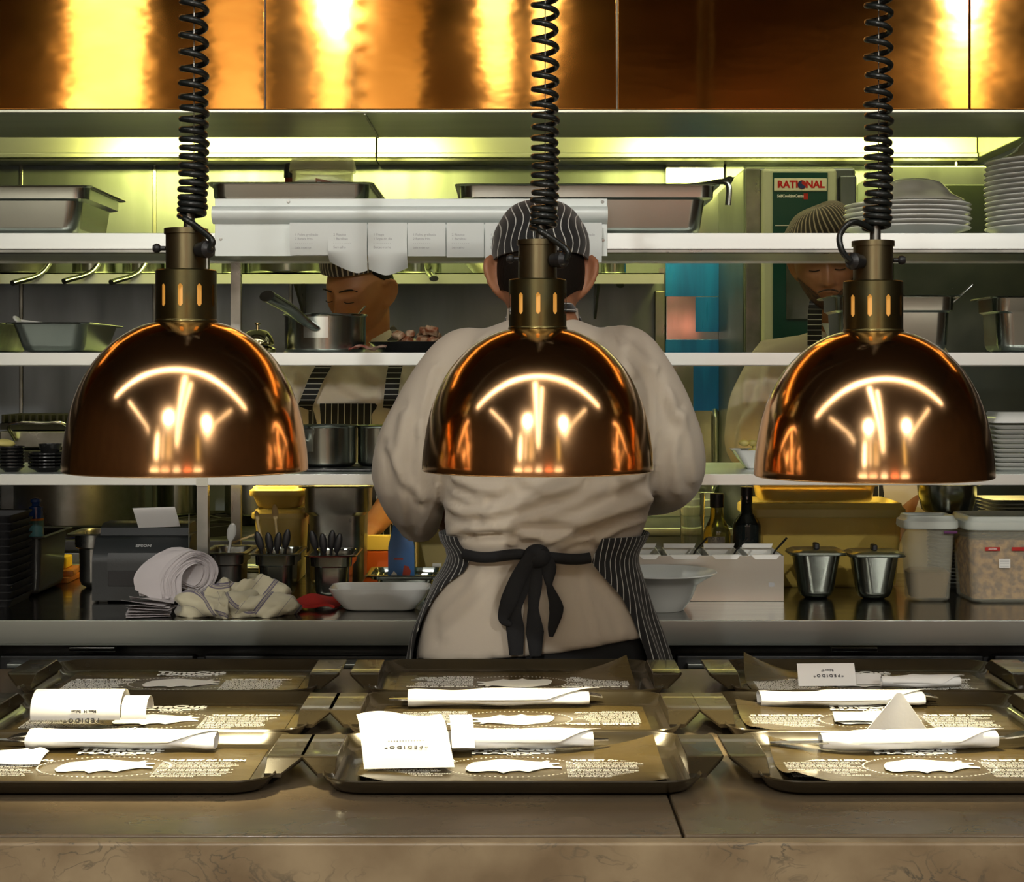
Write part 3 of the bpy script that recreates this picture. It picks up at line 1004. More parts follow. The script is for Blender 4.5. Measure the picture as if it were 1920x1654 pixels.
# ------------------------------------------------------------------ generic kitchen ware
def gn_pan(name, label, cat, w_, dp, h, loc, rz=0, mat=None, flange=.011, taper=.90, group=None, rad=.03, step=True):
    """hotel pan with rolled rim; w_ x dp at the rim"""
    mat = mat or STEEL_PAN
    t = thing(name, label, cat, loc, rz, group)
    a, b = w_ - 2 * flange, dp - 2 * flange
    tp = taper
    o = [rrect(a * tp - .03, b * tp - .03, rad, 0, 6), rrect(a * tp - .008, b * tp - .008, rad, .006, 6), rrect(a * tp, b * tp, rad, .016, 6)]
    if step:
        o += [rrect(a * (tp + .03), b * (tp + .03), rad, h * .70, 6), rrect(a - .002, b - .002, rad, h * .74, 6)]
    o += [rrect(a, b, rad, h - .004, 6), rrect(a + .004, b + .004, rad, h - .0012, 6), rrect(w_ - .002, dp - .002, rad * .6, h - .0035, 6), rrect(w_, dp, rad * .6, h - .0015, 6),
          rrect(w_ - .003, dp - .003, rad * .6, h, 6), rrect(a + .001, b + .001, rad, h - .0006, 6), rrect(a - .003, b - .003, rad, h - .006, 6)]
    if step:
        o += [rrect(a - .005, b - .005, rad, h * .75, 6), rrect(a * (tp + .03) - .003, b * (tp + .03) - .003, rad, h * .71, 6)]
    o += [rrect(a * tp - .003, b * tp - .003, rad, .018, 6), rrect(a * tp - .03, b * tp - .03, rad, .0025, 6)]
    G().loft(o).mk('pan_body', mat, t, ang=45)
    return t


def pan_prof(r, h, th=.0018, lip=.004, base=.008):
    return [(0, 0), (r - base, 0), (r - base * .3, base * .35), (r, base), (r, h - .006), (r + lip, h), (r + lip - .001, h + .0008), (r - th, h - .005), (r - th, base), (r - base, th), (0, th)]


def saucepan(name, label, r, h, loc, ha, hl=.16, mat=None, group=None, rise=.35, plate=True, drift=0.0, thick=1.0):
    mat = mat or STEEL_PAN
    t = thing(name, label, 'saucepan', loc, 0, group)
    G().lathe(pan_prof(r, h), 48).mk('pot_body', mat, t, ang=45)
    rot = Matrix.Rotation(ha, 4, 'Z')
    if plate:
        g = G()
        n = 8
        rings = []
        for k in range(n + 1):
            a = -.30 + .60 * k / n
            rr = [(r + .0004, h * .38), (r + .0022, h * .38), (r + .0022, h * .92), (r + .0004, h * .92)]
            rings.append([rot @ Vector((q * math.cos(a), q * math.sin(a), z)) for q, z in rr])
        g.loft(rings).mk('handle_plate', STEEL, t)
    zz = h * .62
    p = smoothpath([(r + .002, 0, zz), (r + hl * .25, drift * .25, zz + hl * .10), (r + hl * .55, drift * .55, zz + hl * rise * .62), (r + hl, drift, zz + hl * rise)], 6)
    G().tube([rot @ q for q in p], [(.0085 + .0055 * (i / (len(p) - 1))) * thick for i in range(len(p))], 12, flat=.62).mk('handle', mat, t)
    return t


def plate_mesh(g, r, z, h=.017):
    return g.lathe([(0, z), (r * .56, z), (r * .58, z + .002), (r * .72, z + h * .42), (r * .97, z + h * .86), (r, z + h), (r * .985, z + h + .0022), (r * .95, z + h * .98), (r * .70, z + h * .42 + .004), (r * .56, z + .0045), (0, z + .0045)], 56)


# ------------------------------------------------------------------ top shelf
d = 3.45
gn_pan('hotel_pan', 'long steel hotel pan at the left end of the top shelf', 'hotel pan', .53, .325, S(92, d), (X(171, d) - .265, d + .1625, Z1 + .0004), group='hotel pans on the top shelf')
p2 = gn_pan('hotel_pan', 'steel hotel pan behind the ticket rail holding a jar and a white tub', 'hotel pan', .345, .36, S(98, d), (X(542, d), d + .18, Z1 + .0004), group='hotel pans on the top shelf', taper=.95)
gn_pan('hotel_pan', 'wide steel hotel pan with serving tongs hanging at its right end', 'hotel pan', .545, .325, S(95, d), (X(1102, d), d + .1625, Z1 + .0004), group='hotel pans on the top shelf')
zi = Z1 + .0034
JARG = M('jar_glass', (.55, .45, .25), .08, trans=.85, ior=1.45)
HONEY = M('jar_contents', (.75, .66, .40), .4, col2=(.45, .12, .05), scale=60)
GOLD = M('gold_lid', (.60, .45, .12), .28, 1.0, col2=(.35, .10, .04), scale=40)
j = thing('preserve_jar', 'short glass preserve jar with a gold lid in the pan', 'jar', (X(480, 3.66), 3.65, zi))
jh = .122
G().lathe([(0, 0), (.036, 0), (.0385, .003), (.0385, .085), (.034, .094), (.034, .106), (.0325, .106), (.0325, .093), (.0368, .084), (.0368, .004), (0, .004)], 32).mk('glass', JARG, j)
G().lathe([(0, .0045), (.0362, .0045), (.0362, .083), (.031, .092), (0, .092)], 32).mk('contents', HONEY, j)
G().lathe([(.0345, .100), (.041, .100), (.0415, .103), (.0405, .119), (.038, .122), (0, .1205)], 40).mk('lid', GOLD, j)
b = thing('sauce_bottle', 'slim red sauce bottle with a black cap beside the white tub', 'bottle', (X(543, 3.74), 3.745, zi))
SAUCE = M('red_sauce_glass', (.16, .012, .004), .12, coat=.5)
G().lathe([(0, 0), (.024, 0), (.025, .004), (.025, .090), (.018, .112), (.0115, .130), (.0105, .145), (0, .145)], 28).mk('bottle_body', SAUCE, b)
G().lathe([(0, .1455), (.013, .1455), (.0135, .149), (.0125, .1765), (.011, .178), (0, .178)], 24).mk('cap', BLACKP, b)
TUBP = M('translucent_tub', (.75, .74, .58), .32, spec=.4, alpha=.45)
LARD = M('tub_contents', (.70, .66, .32), .6)
tb = thing('plastic_tub', 'round translucent plastic tub with a brown label on the top shelf', 'tub', (X(605, 3.66), 3.66, zi))
G().lathe([(0, 0), (.058, 0), (.060, .003), (.0655, .130), (.0655, .150), (.064, .150), (.064, .130), (.0585, .004), (0, .004)], 48).mk('tub_body', TUBP, tb)
G().lathe([(0, .0045), (.0575, .0045), (.0625, .125), (0, .125)], 40).mk('contents', LARD, tb)
G().lathe([(.0662, .148), (.0715, .148), (.0722, .152), (.0700, .168), (.066, .176), (.050, .1775), (0, .176), (0, .172), (.0662, .172)], 48).mk('lid', TUBP, tb)
BRLAB = M('brown_label', (.18, .055, .015), .5)
rings = []
for k in range(9):
    a = -PI / 2 + .0 + .115 * (k - 1)
    rings.append([(q * math.cos(a), q * math.sin(a), z) for q, z in ((.0653, .085), (.0658, .085), (.0666, .128 - .0016 * k), (.0661, .128 - .0016 * k))])
lb = G().loft(rings).mk('label', BRLAB, tb)
G().box(-.004, .003, -.0672, -.0668, .110, .120).mk('label_window', WHITEP, lb)
# tongs hanging over the wide pan
tg_ = thing('serving_tongs', 'steel serving tongs hooked over the right rim of the wide pan', 'tongs', (X(1352, d), d + .05, Z1 + .104))
G().tube(smoothpath([(-.08, .06, .002), (-.02, .02, .006), (.012, 0, .009), (.022, -.004, -.004), (.020, -.004, -.040)], 6), .0035, 8, flat=1.8).mk('arm', STEEL_PAN, tg_)
G().tube(smoothpath([(-.06, .09, .002), (-.01, .04, .008), (.022, .01, .015), (.030, .006, .012)], 6), [.003] * 12 + [.004] * 4 + [.006] * 3, 8, flat=1.6).mk('arm', STEEL_PAN, tg_)

# plates
pl = thing('dinner_plate', 'lowest white plate of the short stack on the top shelf', 'plate', (X(1701, 3.575), 3.575, Z1 + .0004), 0, 'white plates of the short stack')
plate_mesh(G(), S(117, 3.575), 0, .020).mk('plate_body', PORC, pl)
ORD = ['second', 'third', 'fourth', 'fifth']
for k in range(1, 5):
    dup(pl, None, (X(1701, 3.575) + random.uniform(-.002, .002), 3.575, Z1 + .0004 + k * .0098), None, ORD[k - 1] + ' white plate from the bottom of the short stack on the top shelf')
dup(pl, None, (X(1701, 3.575), 3.575, Z1 + .0004 + 5 * .0098), None, 'topmost white plate of the short stack, under the upturned bowl')
BOWLG = M('smoky_bowl', (.50, .48, .40), .12, trans=.25, coat=.5)
bw = thing('upturned_bowl', 'smoky grey bowl turned upside down on the short plate stack', 'bowl', (X(1712, 3.575), 3.575, Z1 + 5 * .0098 + .0268), 0)
G().lathe([(S(96, 3.575), 0), (S(92, 3.575), .006), (S(74, 3.575), .016), (S(66, 3.575), .026), (S(52, 3.575), .042), (S(34, 3.575), .049), (0, .050), (0, .047), (S(33, 3.575), .046), (S(64, 3.575), .020), (S(90, 3.575), .003), (S(96, 3.575), 0)], 56).mk('bowl_body', BOWLG, bw)
pl = thing('dinner_plate', 'lowest white plate of the tall stack at the right end of the top shelf', 'plate', (X(1968, 3.56), 3.56, Z1 + .0004), 0, 'white plates of the tall stack')
plate_mesh(G(), S(119, 3.56), 0, .020).mk('plate_body', PORC, pl)
NM = ['second', 'third', 'fourth', 'fifth', 'sixth', 'seventh', 'eighth', 'ninth', 'tenth', 'eleventh', 'twelfth', 'thirteenth']
for k in range(1, 14):
    dup(pl, None, (X(1968, 3.56) + random.uniform(-.002, .002), 3.56, Z1 + .0004 + k * .0107), None,
        (NM[k - 1] + ' white plate from the bottom of the tall stack, top shelf') if k < 13 else 'topmost white plate of the tall stack, under a bowl')
dup(bw, None, (X(1975, 3.56), 3.56, Z1 + 13 * .0107 + .0268), None, 'smoky grey bowl turned upside down on the tall plate stack')

# ------------------------------------------------------------------ order ticket rail
tr = thing('ticket_rail', 'long white metal ticket rail screwed to the front of the top shelf', 'ticket rail', (X(770, 3.41), RF - .001, Z(480, 3.41)))
x0, x1 = X(402, 3.41) - X(770, 3.41), X(1139, 3.41) - X(770, 3.41)
zz = lambda py: Z(py, 3.41) - Z(480, 3.41)
G().box(x0, x1, -.004, -.0005, zz(480), zz(372), .0008).mk('back_plate', WHITE_AL, tr)
G().loft([[(x, -.0045, zz(420)), (x, -.0045, zz(386)), (x, -.012, zz(387)), (x, -.020, zz(391)), (x, -.0225, zz(398)), (x, -.0215, zz(407)), (x, -.017, zz(413)), (x, -.010, zz(417))] for x in (x0 - .004, x1)]).mk('clip_channel', WHITE_AL, tr, ang=50)
for sx, sy in ((413, 448), (1131, 450), (540, 378), (1130, 378)):
    G().lathe([(0, 0), (.0035, 0), (.003, .0012), (0, .0014)], 12, (X(sx, 3.41) - X(770, 3.41), -.004, zz(sy)), Matrix.Rotation(PI / 2, 4, 'X')).mk('screw', STEEL_OLD, tr)
TKT = M('order_ticket_paper', (.80, .84, .82), .7, bump=(30, .1, .001))
GREYINK = M('faded_print', (.42, .43, .44), .7)
dd = 3.393
for i, (xa, xb, yb, cl, lab) in enumerate(((543, 616, 478, .010, 'leftmost of the white order tickets, short and curled under'), (615, 689, 512, .030, 'long drooping white order ticket, above the left half of the striped cap'),
                                           (690, 764, 516, .034, 'longest white order ticket, drooping to a point over the striped cap'), (764, 836, 480, .014, 'short white order ticket just right of the longest one'),
                                           (837, 908, 482, .016, 'short white order ticket left of the back-turned chef'), (909, 982, 488, .014, 'white order ticket mostly hidden behind the striped hat'),
                                           (1062, 1129, 492, .012, 'white order ticket at the right end of the rail'))):
    t = thing('order_ticket', lab, 'ticket', (X((xa + xb) / 2, dd), dd, Z(418, dd)), 0, 'order tickets hanging from the rail')
    w_, L = S(xb - xa - 1, dd), S(yb - 418, dd)

    def fn(u, v, w_=w_, L=L, cl=cl, i=i):
        z = -L * v
        corner = (1 + .35 * math.sin(i * 2.1 + u * 3.0)) if cl > .02 else 1
        y = -.0010 - .0016 * math.sin(v * PI) + cl * 1.1 * max(0, v - .55) ** 1.5 * corner * 2
        if cl > .02:
            z += .022 * max(0, v - .55) / .45 * (abs(u - (.75 if i == 1 else .45)) ** 1.3) * 1.6
        else:
            y += .002
        return ((u - .5) * w_, y - .004, z)
    G().sheet(fn, 14, 22, .0002).mk('paper', TKT, t, ang=80)
    g = G()
    top = -.024
    for s in (('1 Polvo grelhado', '2 Batata frita', '- - - - - - - - -', 'Sala interior'), ('2 Risotto', '1 Bacalhau', '- - - - - - - - -', 'Sem alho'), ('1 Prego', '1 Sopa do dia', '- - - - - - - - -', 'Balcao norte'))[i % 3]:
        if -top < L * .82:
            mx = Matrix.Translation((0, min(fn(q, -top / L)[1] for q in (.2, .5, .8)) - .0005, 0)) @ Matrix.Rotation(PI / 2, 4, 'X')
            text_mesh(g, s, .0068, mx @ Matrix.Translation((-w_ * .36, top, 0)), .0002, 'LEFT')
        top -= .0085
    if g.v:
        g.mk('print', GREYINK, t, smooth=False, fix=False)

# ------------------------------------------------------------------ second shelf
d = 3.46
pA = gn_pan('deep_pan', 'small steel pan holding a white spoon at the left end of the middle shelf', 'hotel pan', .176, .325, S(57, d), (X(86, d), d + .1625, Z2 + .0004), group='pans on the middle shelf', step=False, taper=.86)
gn_pan('deep_pan', 'dark steel pan cut by the left photo edge on the middle shelf', 'hotel pan', .176, .325, S(57, d), (X(86, d) - .185, d + .17, Z2 + .0004), group='pans on the middle shelf', step=False, taper=.86, mat=STEEL_OLD)
sp = thing('serving_spoon', 'white ladle end lying on the small pan at the far left', 'spoon', (X(32, 3.6), 3.60, Z2 + S(57, d) + .004))
G().ball((0, 0, .006), (.010, .02, .0045), mx=Matrix.Rotation(.9, 4, 'Y')).tube([(.004, .01, .004), (.05, .06, -.002), (.12, .14, -.0008)], .003, 8).mk('spoon_body', WHITEP, sp)
be = thing('service_bell', 'shiny brass counter bell on the middle shelf', 'bell', (X(483, 3.53), 3.53, Z2 + .0004))
G().lathe([(0, 0), (.0365, 0), (.038, .003), (.0375, .009), (.031, .0125), (.024, .015), (0, .015)], 40).mk('base', BRASS, be)
G().lathe([(0, .0155), (.0325, .0165), (.0345, .0185), (.034, .024), (.030, .035), (.021, .0445), (.008, .0485), (0, .049)], 40).mk('dome', BRASS, be)
G().lathe([(0, .0488), (.0035, .0488), (.0035, .058), (.006, .060), (.006, .0625), (.003, .0635), (0, .0637)], 16).mk('button', BRASS, be)
TINT = M('sauce_brown', (.16, .07, .02), .3)
sc = saucepan('saucepan', 'small steel saucepan with its thick handle pointing out over the middle shelf', S(76, 3.56), S(73, 3.5), (X(610, 3.56), 3.56, Z2 + .0004), math.radians(-97), hl=.15, rise=.40, drift=-.062, thick=1.35, group='saucepans in the pass')
G().lathe([(0, .035), (S(76, 3.56) - .003, .035), (0, .0355)], 32).mk('sauce', TINT, sc)
sp = thing('table_spoon', 'steel spoon handle sticking up from the saucepan by the bell', 'spoon', (X(665, 3.57), 3.57, Z2 + .05))
G().tube([(-.03, -.01, -.005), (0, 0, .024), (.0225, .006, .050)], [.003, .003, .004], 8, flat=.5).ball((-.034, -.012, -.006), (.012, .008, .003)).mk('spoon_body', CUTL, sp)
dp_ = thing('serving_dish', 'black oval dish of sliced meat on the middle shelf beside the chef', 'dish', (X(772, 3.56), 3.56, Z2 + .0004))
prof = [(0, 0), (.062, 0), (.075, .008), (.089, .021), (.0905, .023), (.088, .0235), (.072, .012), (.06, .004), (0, .004)]
G().lathe(prof, 48, mx=Matrix.Diagonal((1, .8, 1, 1))).mk('dish_body', BLACKGL, dp_)
MEAT = M('cooked_meat', (.26, .085, .035), .45, col2=(.55, .40, .26), scale=45, bump=(60, .5, .004), lo=.4, hi=.6)
rr = random.Random(3)
for k in range(18):
    a, q = rr.uniform(0, 2 * PI), rr.uniform(0, .05)
    m = thing('meat_slice', 'slice of roast meat heaped on the black oval dish', 'meat', (X(772, 3.56) + q * math.cos(a) * 1.15, 3.56 + q * math.sin(a) * .8, Z2 + .012 + .010 * (k // 5)), rr.uniform(0, 6), 'meat slices on the black dish')
    g = G().box(-.014, .014, -.009, .009, 0, .013, .003, mx=Matrix.Rotation(rr.uniform(-.7, .7), 4, 'X') @ Matrix.Rotation(rr.uniform(-.6, .6), 4, 'Y'))
    g.v = [(x + .003 * noise.noise((x * 90 + k, y * 90, z * 90)), y + .003 * noise.noise((y * 90, x * 90 + k, 3)), z + .003 * noise.noise((z * 90, x * 80, k))) for x, y, z in g.v]
    g.mk('meat', MEAT, m)
cr_ = G().sheet(lambda u, v: ((u - .5) * .075, (v - .5) * .05, .006 + .006 * noise.noise((u * 5, v * 5, 2)) + .006 * abs(math.sin(u * 5))), 14, 10, .001).mk('paper_wrap', M('red_wrap', (.32, .035, .02), .5, col2=(.55, .38, .30), scale=40), ang=80)
cr_.location = (X(690, 3.48), 3.475, Z2 + .0012)
tag(cr_, 'crumpled dark red wrapper at the shelf edge beside the saucepan', 'wrapper')
gn_pan('deep_pan', 'deep steel pan with a spoon, right behind the right heat lamp collar', 'hotel pan', .268, .20, S(108, d), (X(1684, d), d + .10, Z2 + .0004), group='pans on the middle shelf', taper=.9)
gn_pan('deep_pan', 'deep steel pan cut by the right photo edge on the middle shelf', 'hotel pan', .265, .18, S(106, d), (X(1866, d) + .1255, d + .09, Z2 + .0004), group='pans on the middle shelf', taper=.9)
sp = thing('table_spoon', 'thin steel spoon handle sticking out of the deep pan on the right', 'spoon', (X(1805, 3.55), 3.55, Z2 + .118))
G().tube([(-.06, .0, -.045), (-.012, 0, -.004), (.022, .004, .026)], [.002, .002, .0026], 8).ball((-.066, 0, -.05), (.012, .009, .004)).mk('spoon_body', CUTL, sp)

# ------------------------------------------------------------------ third shelf
gl = M('black_dish_glaze', (.012, .012, .012), .18)
for si, (px, n, r, lab) in enumerate(((22, 7, .026, 'far left stack'), (88, 5, .038, 'wider stack beside the left lamp'))):
    p0 = None
    for k in range(n):
        loc = (X(px, 3.5), 3.50, Z3 + .0004 + k * .0068)
        l = '%s black saucer from the bottom of the %s, lowest shelf' % ((['first', 'second', 'third', 'fourth', 'fifth', 'sixth', 'seventh'])[k], lab)
        if p0 is None:
            p0 = thing('black_saucer', l, 'saucer', loc, 0, 'black saucers of the ' + lab)
            plate_mesh(G(), r, 0, .010).mk('saucer_body', gl, p0)
        else:
            dup(p0, None, loc, None, l)
G().lathe([(0, 0), (.018, 0), (.024, .018), (.0225, .018), (.017, .002), (0, .002)], 32).mk('cup', gl, tt := thing('black_ramekin', 'small black ramekin on top of the wider saucer stack', 'ramekin', (X(94, 3.5), 3.50, Z3 + .0004 + 4 * .0068 + .0125)))
lm = G().ball((0, 0, .006), (.022, .016, .008)).mk('lemon_wedge', M('lemon_peel', (.55, .48, .16), .4), rot=(.2, .1, .5))
lm.location = (X(8, 3.5), 3.50, Z3 + .0004 + 6 * .0068 + .0125)
tag(lm, 'pale yellow lemon piece on the far left saucer stack', 'lemon')
tv = thing('trivet', 'thin black griddle plate under the two saucepans on the lowest shelf', 'trivet', (X(650, 3.58), 3.58, Z3 + .0004))
G().box(-.115, .105, -.085, .09, 0, .007, .003).mk('plate', DARKSTEEL, tv)
saucepan('saucepan', 'steel saucepan with a riveted handle plate beside the left lamp rim', S(55, 3.58), S(77, 3.55), (X(612, 3.58), 3.58, Z3 + .0078), math.radians(-128), hl=.10, group='saucepans in the pass', rise=.1)
s2 = saucepan('saucepan', 'steel saucepan holding green herbs beside the sleeve of the chef', S(42, 3.6), S(76, 3.55), (X(712, 3.6), 3.60, Z3 + .0078), math.radians(60), hl=.10, group='saucepans in the pass')
HERB = M('herbs', (.20, .24, .03), .6, col2=(.4, .42, .1), scale=50)
g = G()
for k in range(14):
    g.ball((rr.uniform(-.03, .03), rr.uniform(-.03, .03), .078 + rr.uniform(0, .006)), (.010, .007, .004), 8, 6)
g.mk('herbs', HERB, s2)['kind'] = 'stuff'
fb = thing('food_bowl', 'white angular bowl of yellow food in front of the bearded cook', 'bowl', (X(1425, 3.62), 3.62, Z3 + .0004))
G().loft([rrect(.060, .06, .01, 0), rrect(.066, .066, .01, .004), rrect(S(104, 3.6), .11, .014, .040), rrect(S(108, 3.6), .114, .014, .041), rrect(S(102, 3.6), .108, .014, .040), rrect(.062, .062, .01, .008), rrect(.05, .05, .01, .006)]).mk('bowl_body', PORC, fb)
YF = M('yellow_food', (.62, .50, .10), .5, col2=(.75, .66, .25), scale=60, bump=(60, .5, .003))
for k in range(16):
    a, q = rr.uniform(0, 2 * PI), rr.uniform(.0, .035)
    m = thing('potato_piece', 'piece of yellow potato heaped in the white angular bowl', 'potato', (X(1425, 3.62) + q * math.cos(a) * 1.05, 3.62 + q * math.sin(a), Z3 + .031 + .009 * (k // 5)), rr.uniform(0, 6), 'potato pieces in the angular bowl')
    G().ball((0, 0, .005), (.013, .010, .007), 10, 7, mx=Matrix.Rotation(rr.uniform(-.6, .6), 4, 'X')).mk('potato', YF, m)
sq0 = None
for k in range(11):
    loc = (X(1905, 3.56) + rr.uniform(-.001, .001), 3.56, Z3 + .0004 + k * .0097)
    l = ('lowest' if k == 0 else NM[k - 1]) + (' white square plate of' if k == 0 else ' white square plate from the bottom of') + ' the stack on the lowest shelf'
    if k == 10:
        l = 'topmost white square plate, turned upside down on the lowest shelf stack'
    if sq0 is None:
        sq0 = thing('square_plate', l, 'plate', loc, 0, 'square white plates on the lowest shelf')
        q = .130
        G().loft([rrect(q - .03, q - .03, .012, 0), rrect(q - .004, q - .004, .012, .007), rrect(q, q, .012, .0085), rrect(q - .008, q - .008, .012, .0087), rrect(q - .034, q - .034, .01, .0028)]).mk('plate_body', PORC, sq0)
    else:
        o = dup(sq0, None, loc, None, l)
        if k == 10:
            o.rotation_euler, o.location, o.scale = (PI, 0, 0), (loc[0], loc[1], loc[2] + .026), (1, 1, 2.6)
# ------------------------------------------------------------------ things on the work bench
bz = BZ + .0004
# receipt printer
PRN = M('printer_plastic', (.020, .023, .024), .38, bump=(260, .3, .0005), spec=.5)
pd = 3.50
pr = thing('receipt_printer', 'black receipt printer with paper curling out of its top', 'printer', (X(262, pd), pd, bz))
hw = .099
prof = [(0, .004), (0, .082), (.006, .100), (.030, .128), (.050, .136), (.150, .136), (.165, .120), (.165, .004)]
g = G().loft([[(x, y, z) for y, z in prof] for x in (-hw, -hw + .004, hw - .004, hw)])
for xx in (-hw + .012, hw - .03):
    for yy in (.01, .14):
        g.box(xx, xx + .018, yy, yy + .012, 0, .004)
g.mk('housing', PRN, pr, ang=30)
G().loft([[(x, y, z) for y, z in ((-.0015, .012), (-.0015, .080), (.005, .102), (.006, .102), (.001, .081), (.001, .012))] for x in (-hw + .032, hw - .012)]).mk('front_cover', PRN, pr, ang=30)
G().box(-hw + .034, hw - .020, -.003, -.0016, .034, .066, .0008).mk('paper_door', BLACKP, pr)
G().loft([[(x, y, z) for y, z in ((.046, .134), (.052, .150), (.070, .158), (.135, .158), (.150, .136))] for x in (-hw + .006, hw - .008)]).mk('top_cover', PRN, pr, ang=30)
g = G()
text_mesh(g, 'EPSON', .0085, Matrix.Translation((.004, .0175, .1155)) @ Matrix.Rotation(math.radians(50), 4, 'X'), bold=.0003, sx=1.25)
g.mk('lettering', M('pale_lettering', (.35, .36, .36), .5), pr, smooth=False, fix=False)
pp = G().sheet(lambda u, v: (.030 + (u - .5) * .088 - .008 * v, .052 - .030 * math.sin(v * 2.5), .150 + .052 * math.sin(min(1, v * 1.15) * 1.5) - .012 * v * v + .003 * u), 10, 16, .0003).mk('paper_strip', PAPER, pr, ang=80)

# spike with the sheaf of old receipts
SPK = M('sheaf_paper', (.62, .58, .58), .75, col2=(.54, .50, .52), scale=6)
spk = thing('receipt_spike', 'thin steel receipt spike standing behind the curled sheaf of receipts', 'spike', (X(350, 3.43), 3.455, bz))
G().lathe([(0, 0), (.018, 0), (.018, .003), (.004, .006), (.0012, .02), (.001, .185), (0, .192)], 16).mk('spike_body', STEEL, spk)
sh = thing('receipt_sheaf', 'thick sheaf of used receipts curled over on the bench', 'receipts', (X(328, 3.36), 3.358, bz), 0)
# two bundles: a curled-over upper one and flat ones underneath; pages are leaves of one sheaf
rs = random.Random(11)
dS = 3.36


def P3(px, py, dy=0.0):
    return Vector((S(px - 330, dS), dy, Z(py, dS) - bz))


pages = 20
for k in range(pages):
    f_ = k / (pages - 1)
    jx, jy = rs.uniform(-10, 10), rs.uniform(-6, 9)
    c_ = (366, 1080)
    q_ = 1 - .50 * f_
    rim = [(318, 1116), (314, 1086), (332, 1054), (366, 1033), (399, 1041), (412, 1066), (402, 1096), (380, 1112)]
    a0 = []
    for i, (px_, py_) in enumerate(rim):
        e_ = 1.0 if i else 0.0
        a0.append(P3(c_[0] + (px_ - c_[0]) * q_ + (jx if i < 2 else jx * .3), c_[1] + (py_ - c_[1]) * (q_ if i > 1 else (.55 + .45 * q_)) + (jy if i == 0 else 0), -.030 + .006 * i * (1 - .3 * f_)))
    path = smoothpath(a0, 4)
    wv = Vector((-.056 + rs.uniform(-.010, .010), .034 + rs.uniform(-.006, .006), .003 + rs.uniform(-.004, .004)))
    sk = rs.uniform(-.4, .4)

    def fn(u, v, path=path, wv=wv, sk=sk):
        q = v * (len(path) - 1)
        i = min(int(q), len(path) - 2)
        p = path[i].lerp(path[i + 1], q - i)
        p = p + wv * (u - .0) + Vector((.010 * sk * v, 0, .003 * math.sin(u * 5 + v * 7 + sk * 9)))
        p.z = max(p.z, .001)
        return p
    if k % 1 == 0:
        G().sheet(fn, 6, 26, .0003).mk('receipt_leaf', SPK, sh, ang=80)
for k in range(7):
    x, rz_ = X(296, dS) - X(330, dS) + rs.uniform(-.008, .008), rs.uniform(-.25, .25)
    o = G().sheet(lambda u, v, k=k: ((u - .5) * .085, (v - .5) * .07, .002 + .0042 * k + .004 * (k / 7) * math.sin(u * 4 + k) * v + (.016 * (1 - u) * (k / 6) ** 2) * (1 - v)), 8, 8, .0003).mk('receipt_leaf', SPK, sh, ang=80)
    o.location, o.rotation_euler = (x, -.045, 0), (0, 0, rz_)

# checked kitchen towel
TWL = M('towel_linen', (.56, .52, .37), .9, bump=(500, .35, .0006), sheen=.2)


def towel_stripes(m):
    nt = m.node_tree
    at = nt.nodes.new('ShaderNodeAttribute')
    at.attribute_name = 'stripe'
    sep = nt.nodes.new('ShaderNodeMath')
    sep.operation = 'FRACT'
    nt.links.new(at.outputs['Fac'], sep.inputs[0])
    rp = nt.nodes.new('ShaderNodeValToRGB')
    rp.color_ramp.interpolation = 'CONSTANT'
    e = rp.color_ramp.elements
    base, bl = (.56, .52, .37, 1), (.16, .14, .19, 1)
    e[0].position, e[0].color = 0, base
    e[1].position, e[1].color = .30, bl
    for p_, c_ in ((.312, base), (.66, bl), (.70, base), (.715, bl), (.735, base), (.75, bl), (.79, base)):
        x = e.new(p_)
        x.color = c_
    nt.links.new(sep.outputs[0], rp.inputs[0])
    nt.links.new(rp.outputs[0], nt.nodes['Principled BSDF'].inputs['Base Color'])


towel_stripes(TWL)
tw = thing('kitchen_towel', 'crumpled cream kitchen towel with grey checks on the bench edge', 'towel', (X(448, 3.36), 3.318, bz))


def towel_part(cx, cy, L, r, h, rz_, ph, name, ends=.55):
    n, sg = 44, 30
    rings = []
    for i in range(n + 1):
        u = i / n
        e = (1 - abs(2 * u - 1) ** 3.5) ** .5 * (1 - ends) + ends if 0 < u < 1 else ends * .8
        ring = []
        for k in range(sg):
            a = 2 * PI * k / sg
            q = 1 + .17 * math.sin(3 * a + 9 * u + ph) + .11 * math.sin(5 * a - 14 * u + ph * 2) + .20 * noise.noise((u * 5 + ph, math.cos(a) * 1.3, math.sin(a) * 1.3)) + .10 * abs(math.sin(a * 2.5 + u * 17 + ph))
            y, z = r * e * q * math.cos(a), h * e * q * math.sin(a)
            ring.append((L * (u - .5) + .008 * math.sin(a * 2 + ph), y + .010 * math.sin(u * 6 + ph), max(.0, z + h * .8)))
        rings.append(ring)
    mx = Matrix.Translation((cx, cy, 0)) @ Matrix.Rotation(rz_, 4, 'Z')
    g = G().loft([[mx @ Vector(p) for p in r_] for r_ in rings])
    o = g.mk(name, TWL, tw, ang=60)
    set_stripe(o, lambda co: (co.x * 9.5 + co.z * 14 + .3 * math.sin(co.x * 40 + ph)) if int(ph) % 2 else (co.x * 12 - co.z * 9 + ph))
    return o


towel_part(-.030, -.012, .160, .034, .026, .10, 1.0, 'towel_fold')
towel_part(.045, .0, .150, .036, .022, -.06, 2.3, 'towel_fold')
towel_part(-.028, .012, .080, .022, .034, 1.0, 3.6, 'towel_fold')
towel_part(.030, .030, .135, .020, .034, .22, 4.4, 'towel_fold')
towel_part(-.012, -.032, .060, .014, .024, 1.25, 5.0, 'towel_fold')

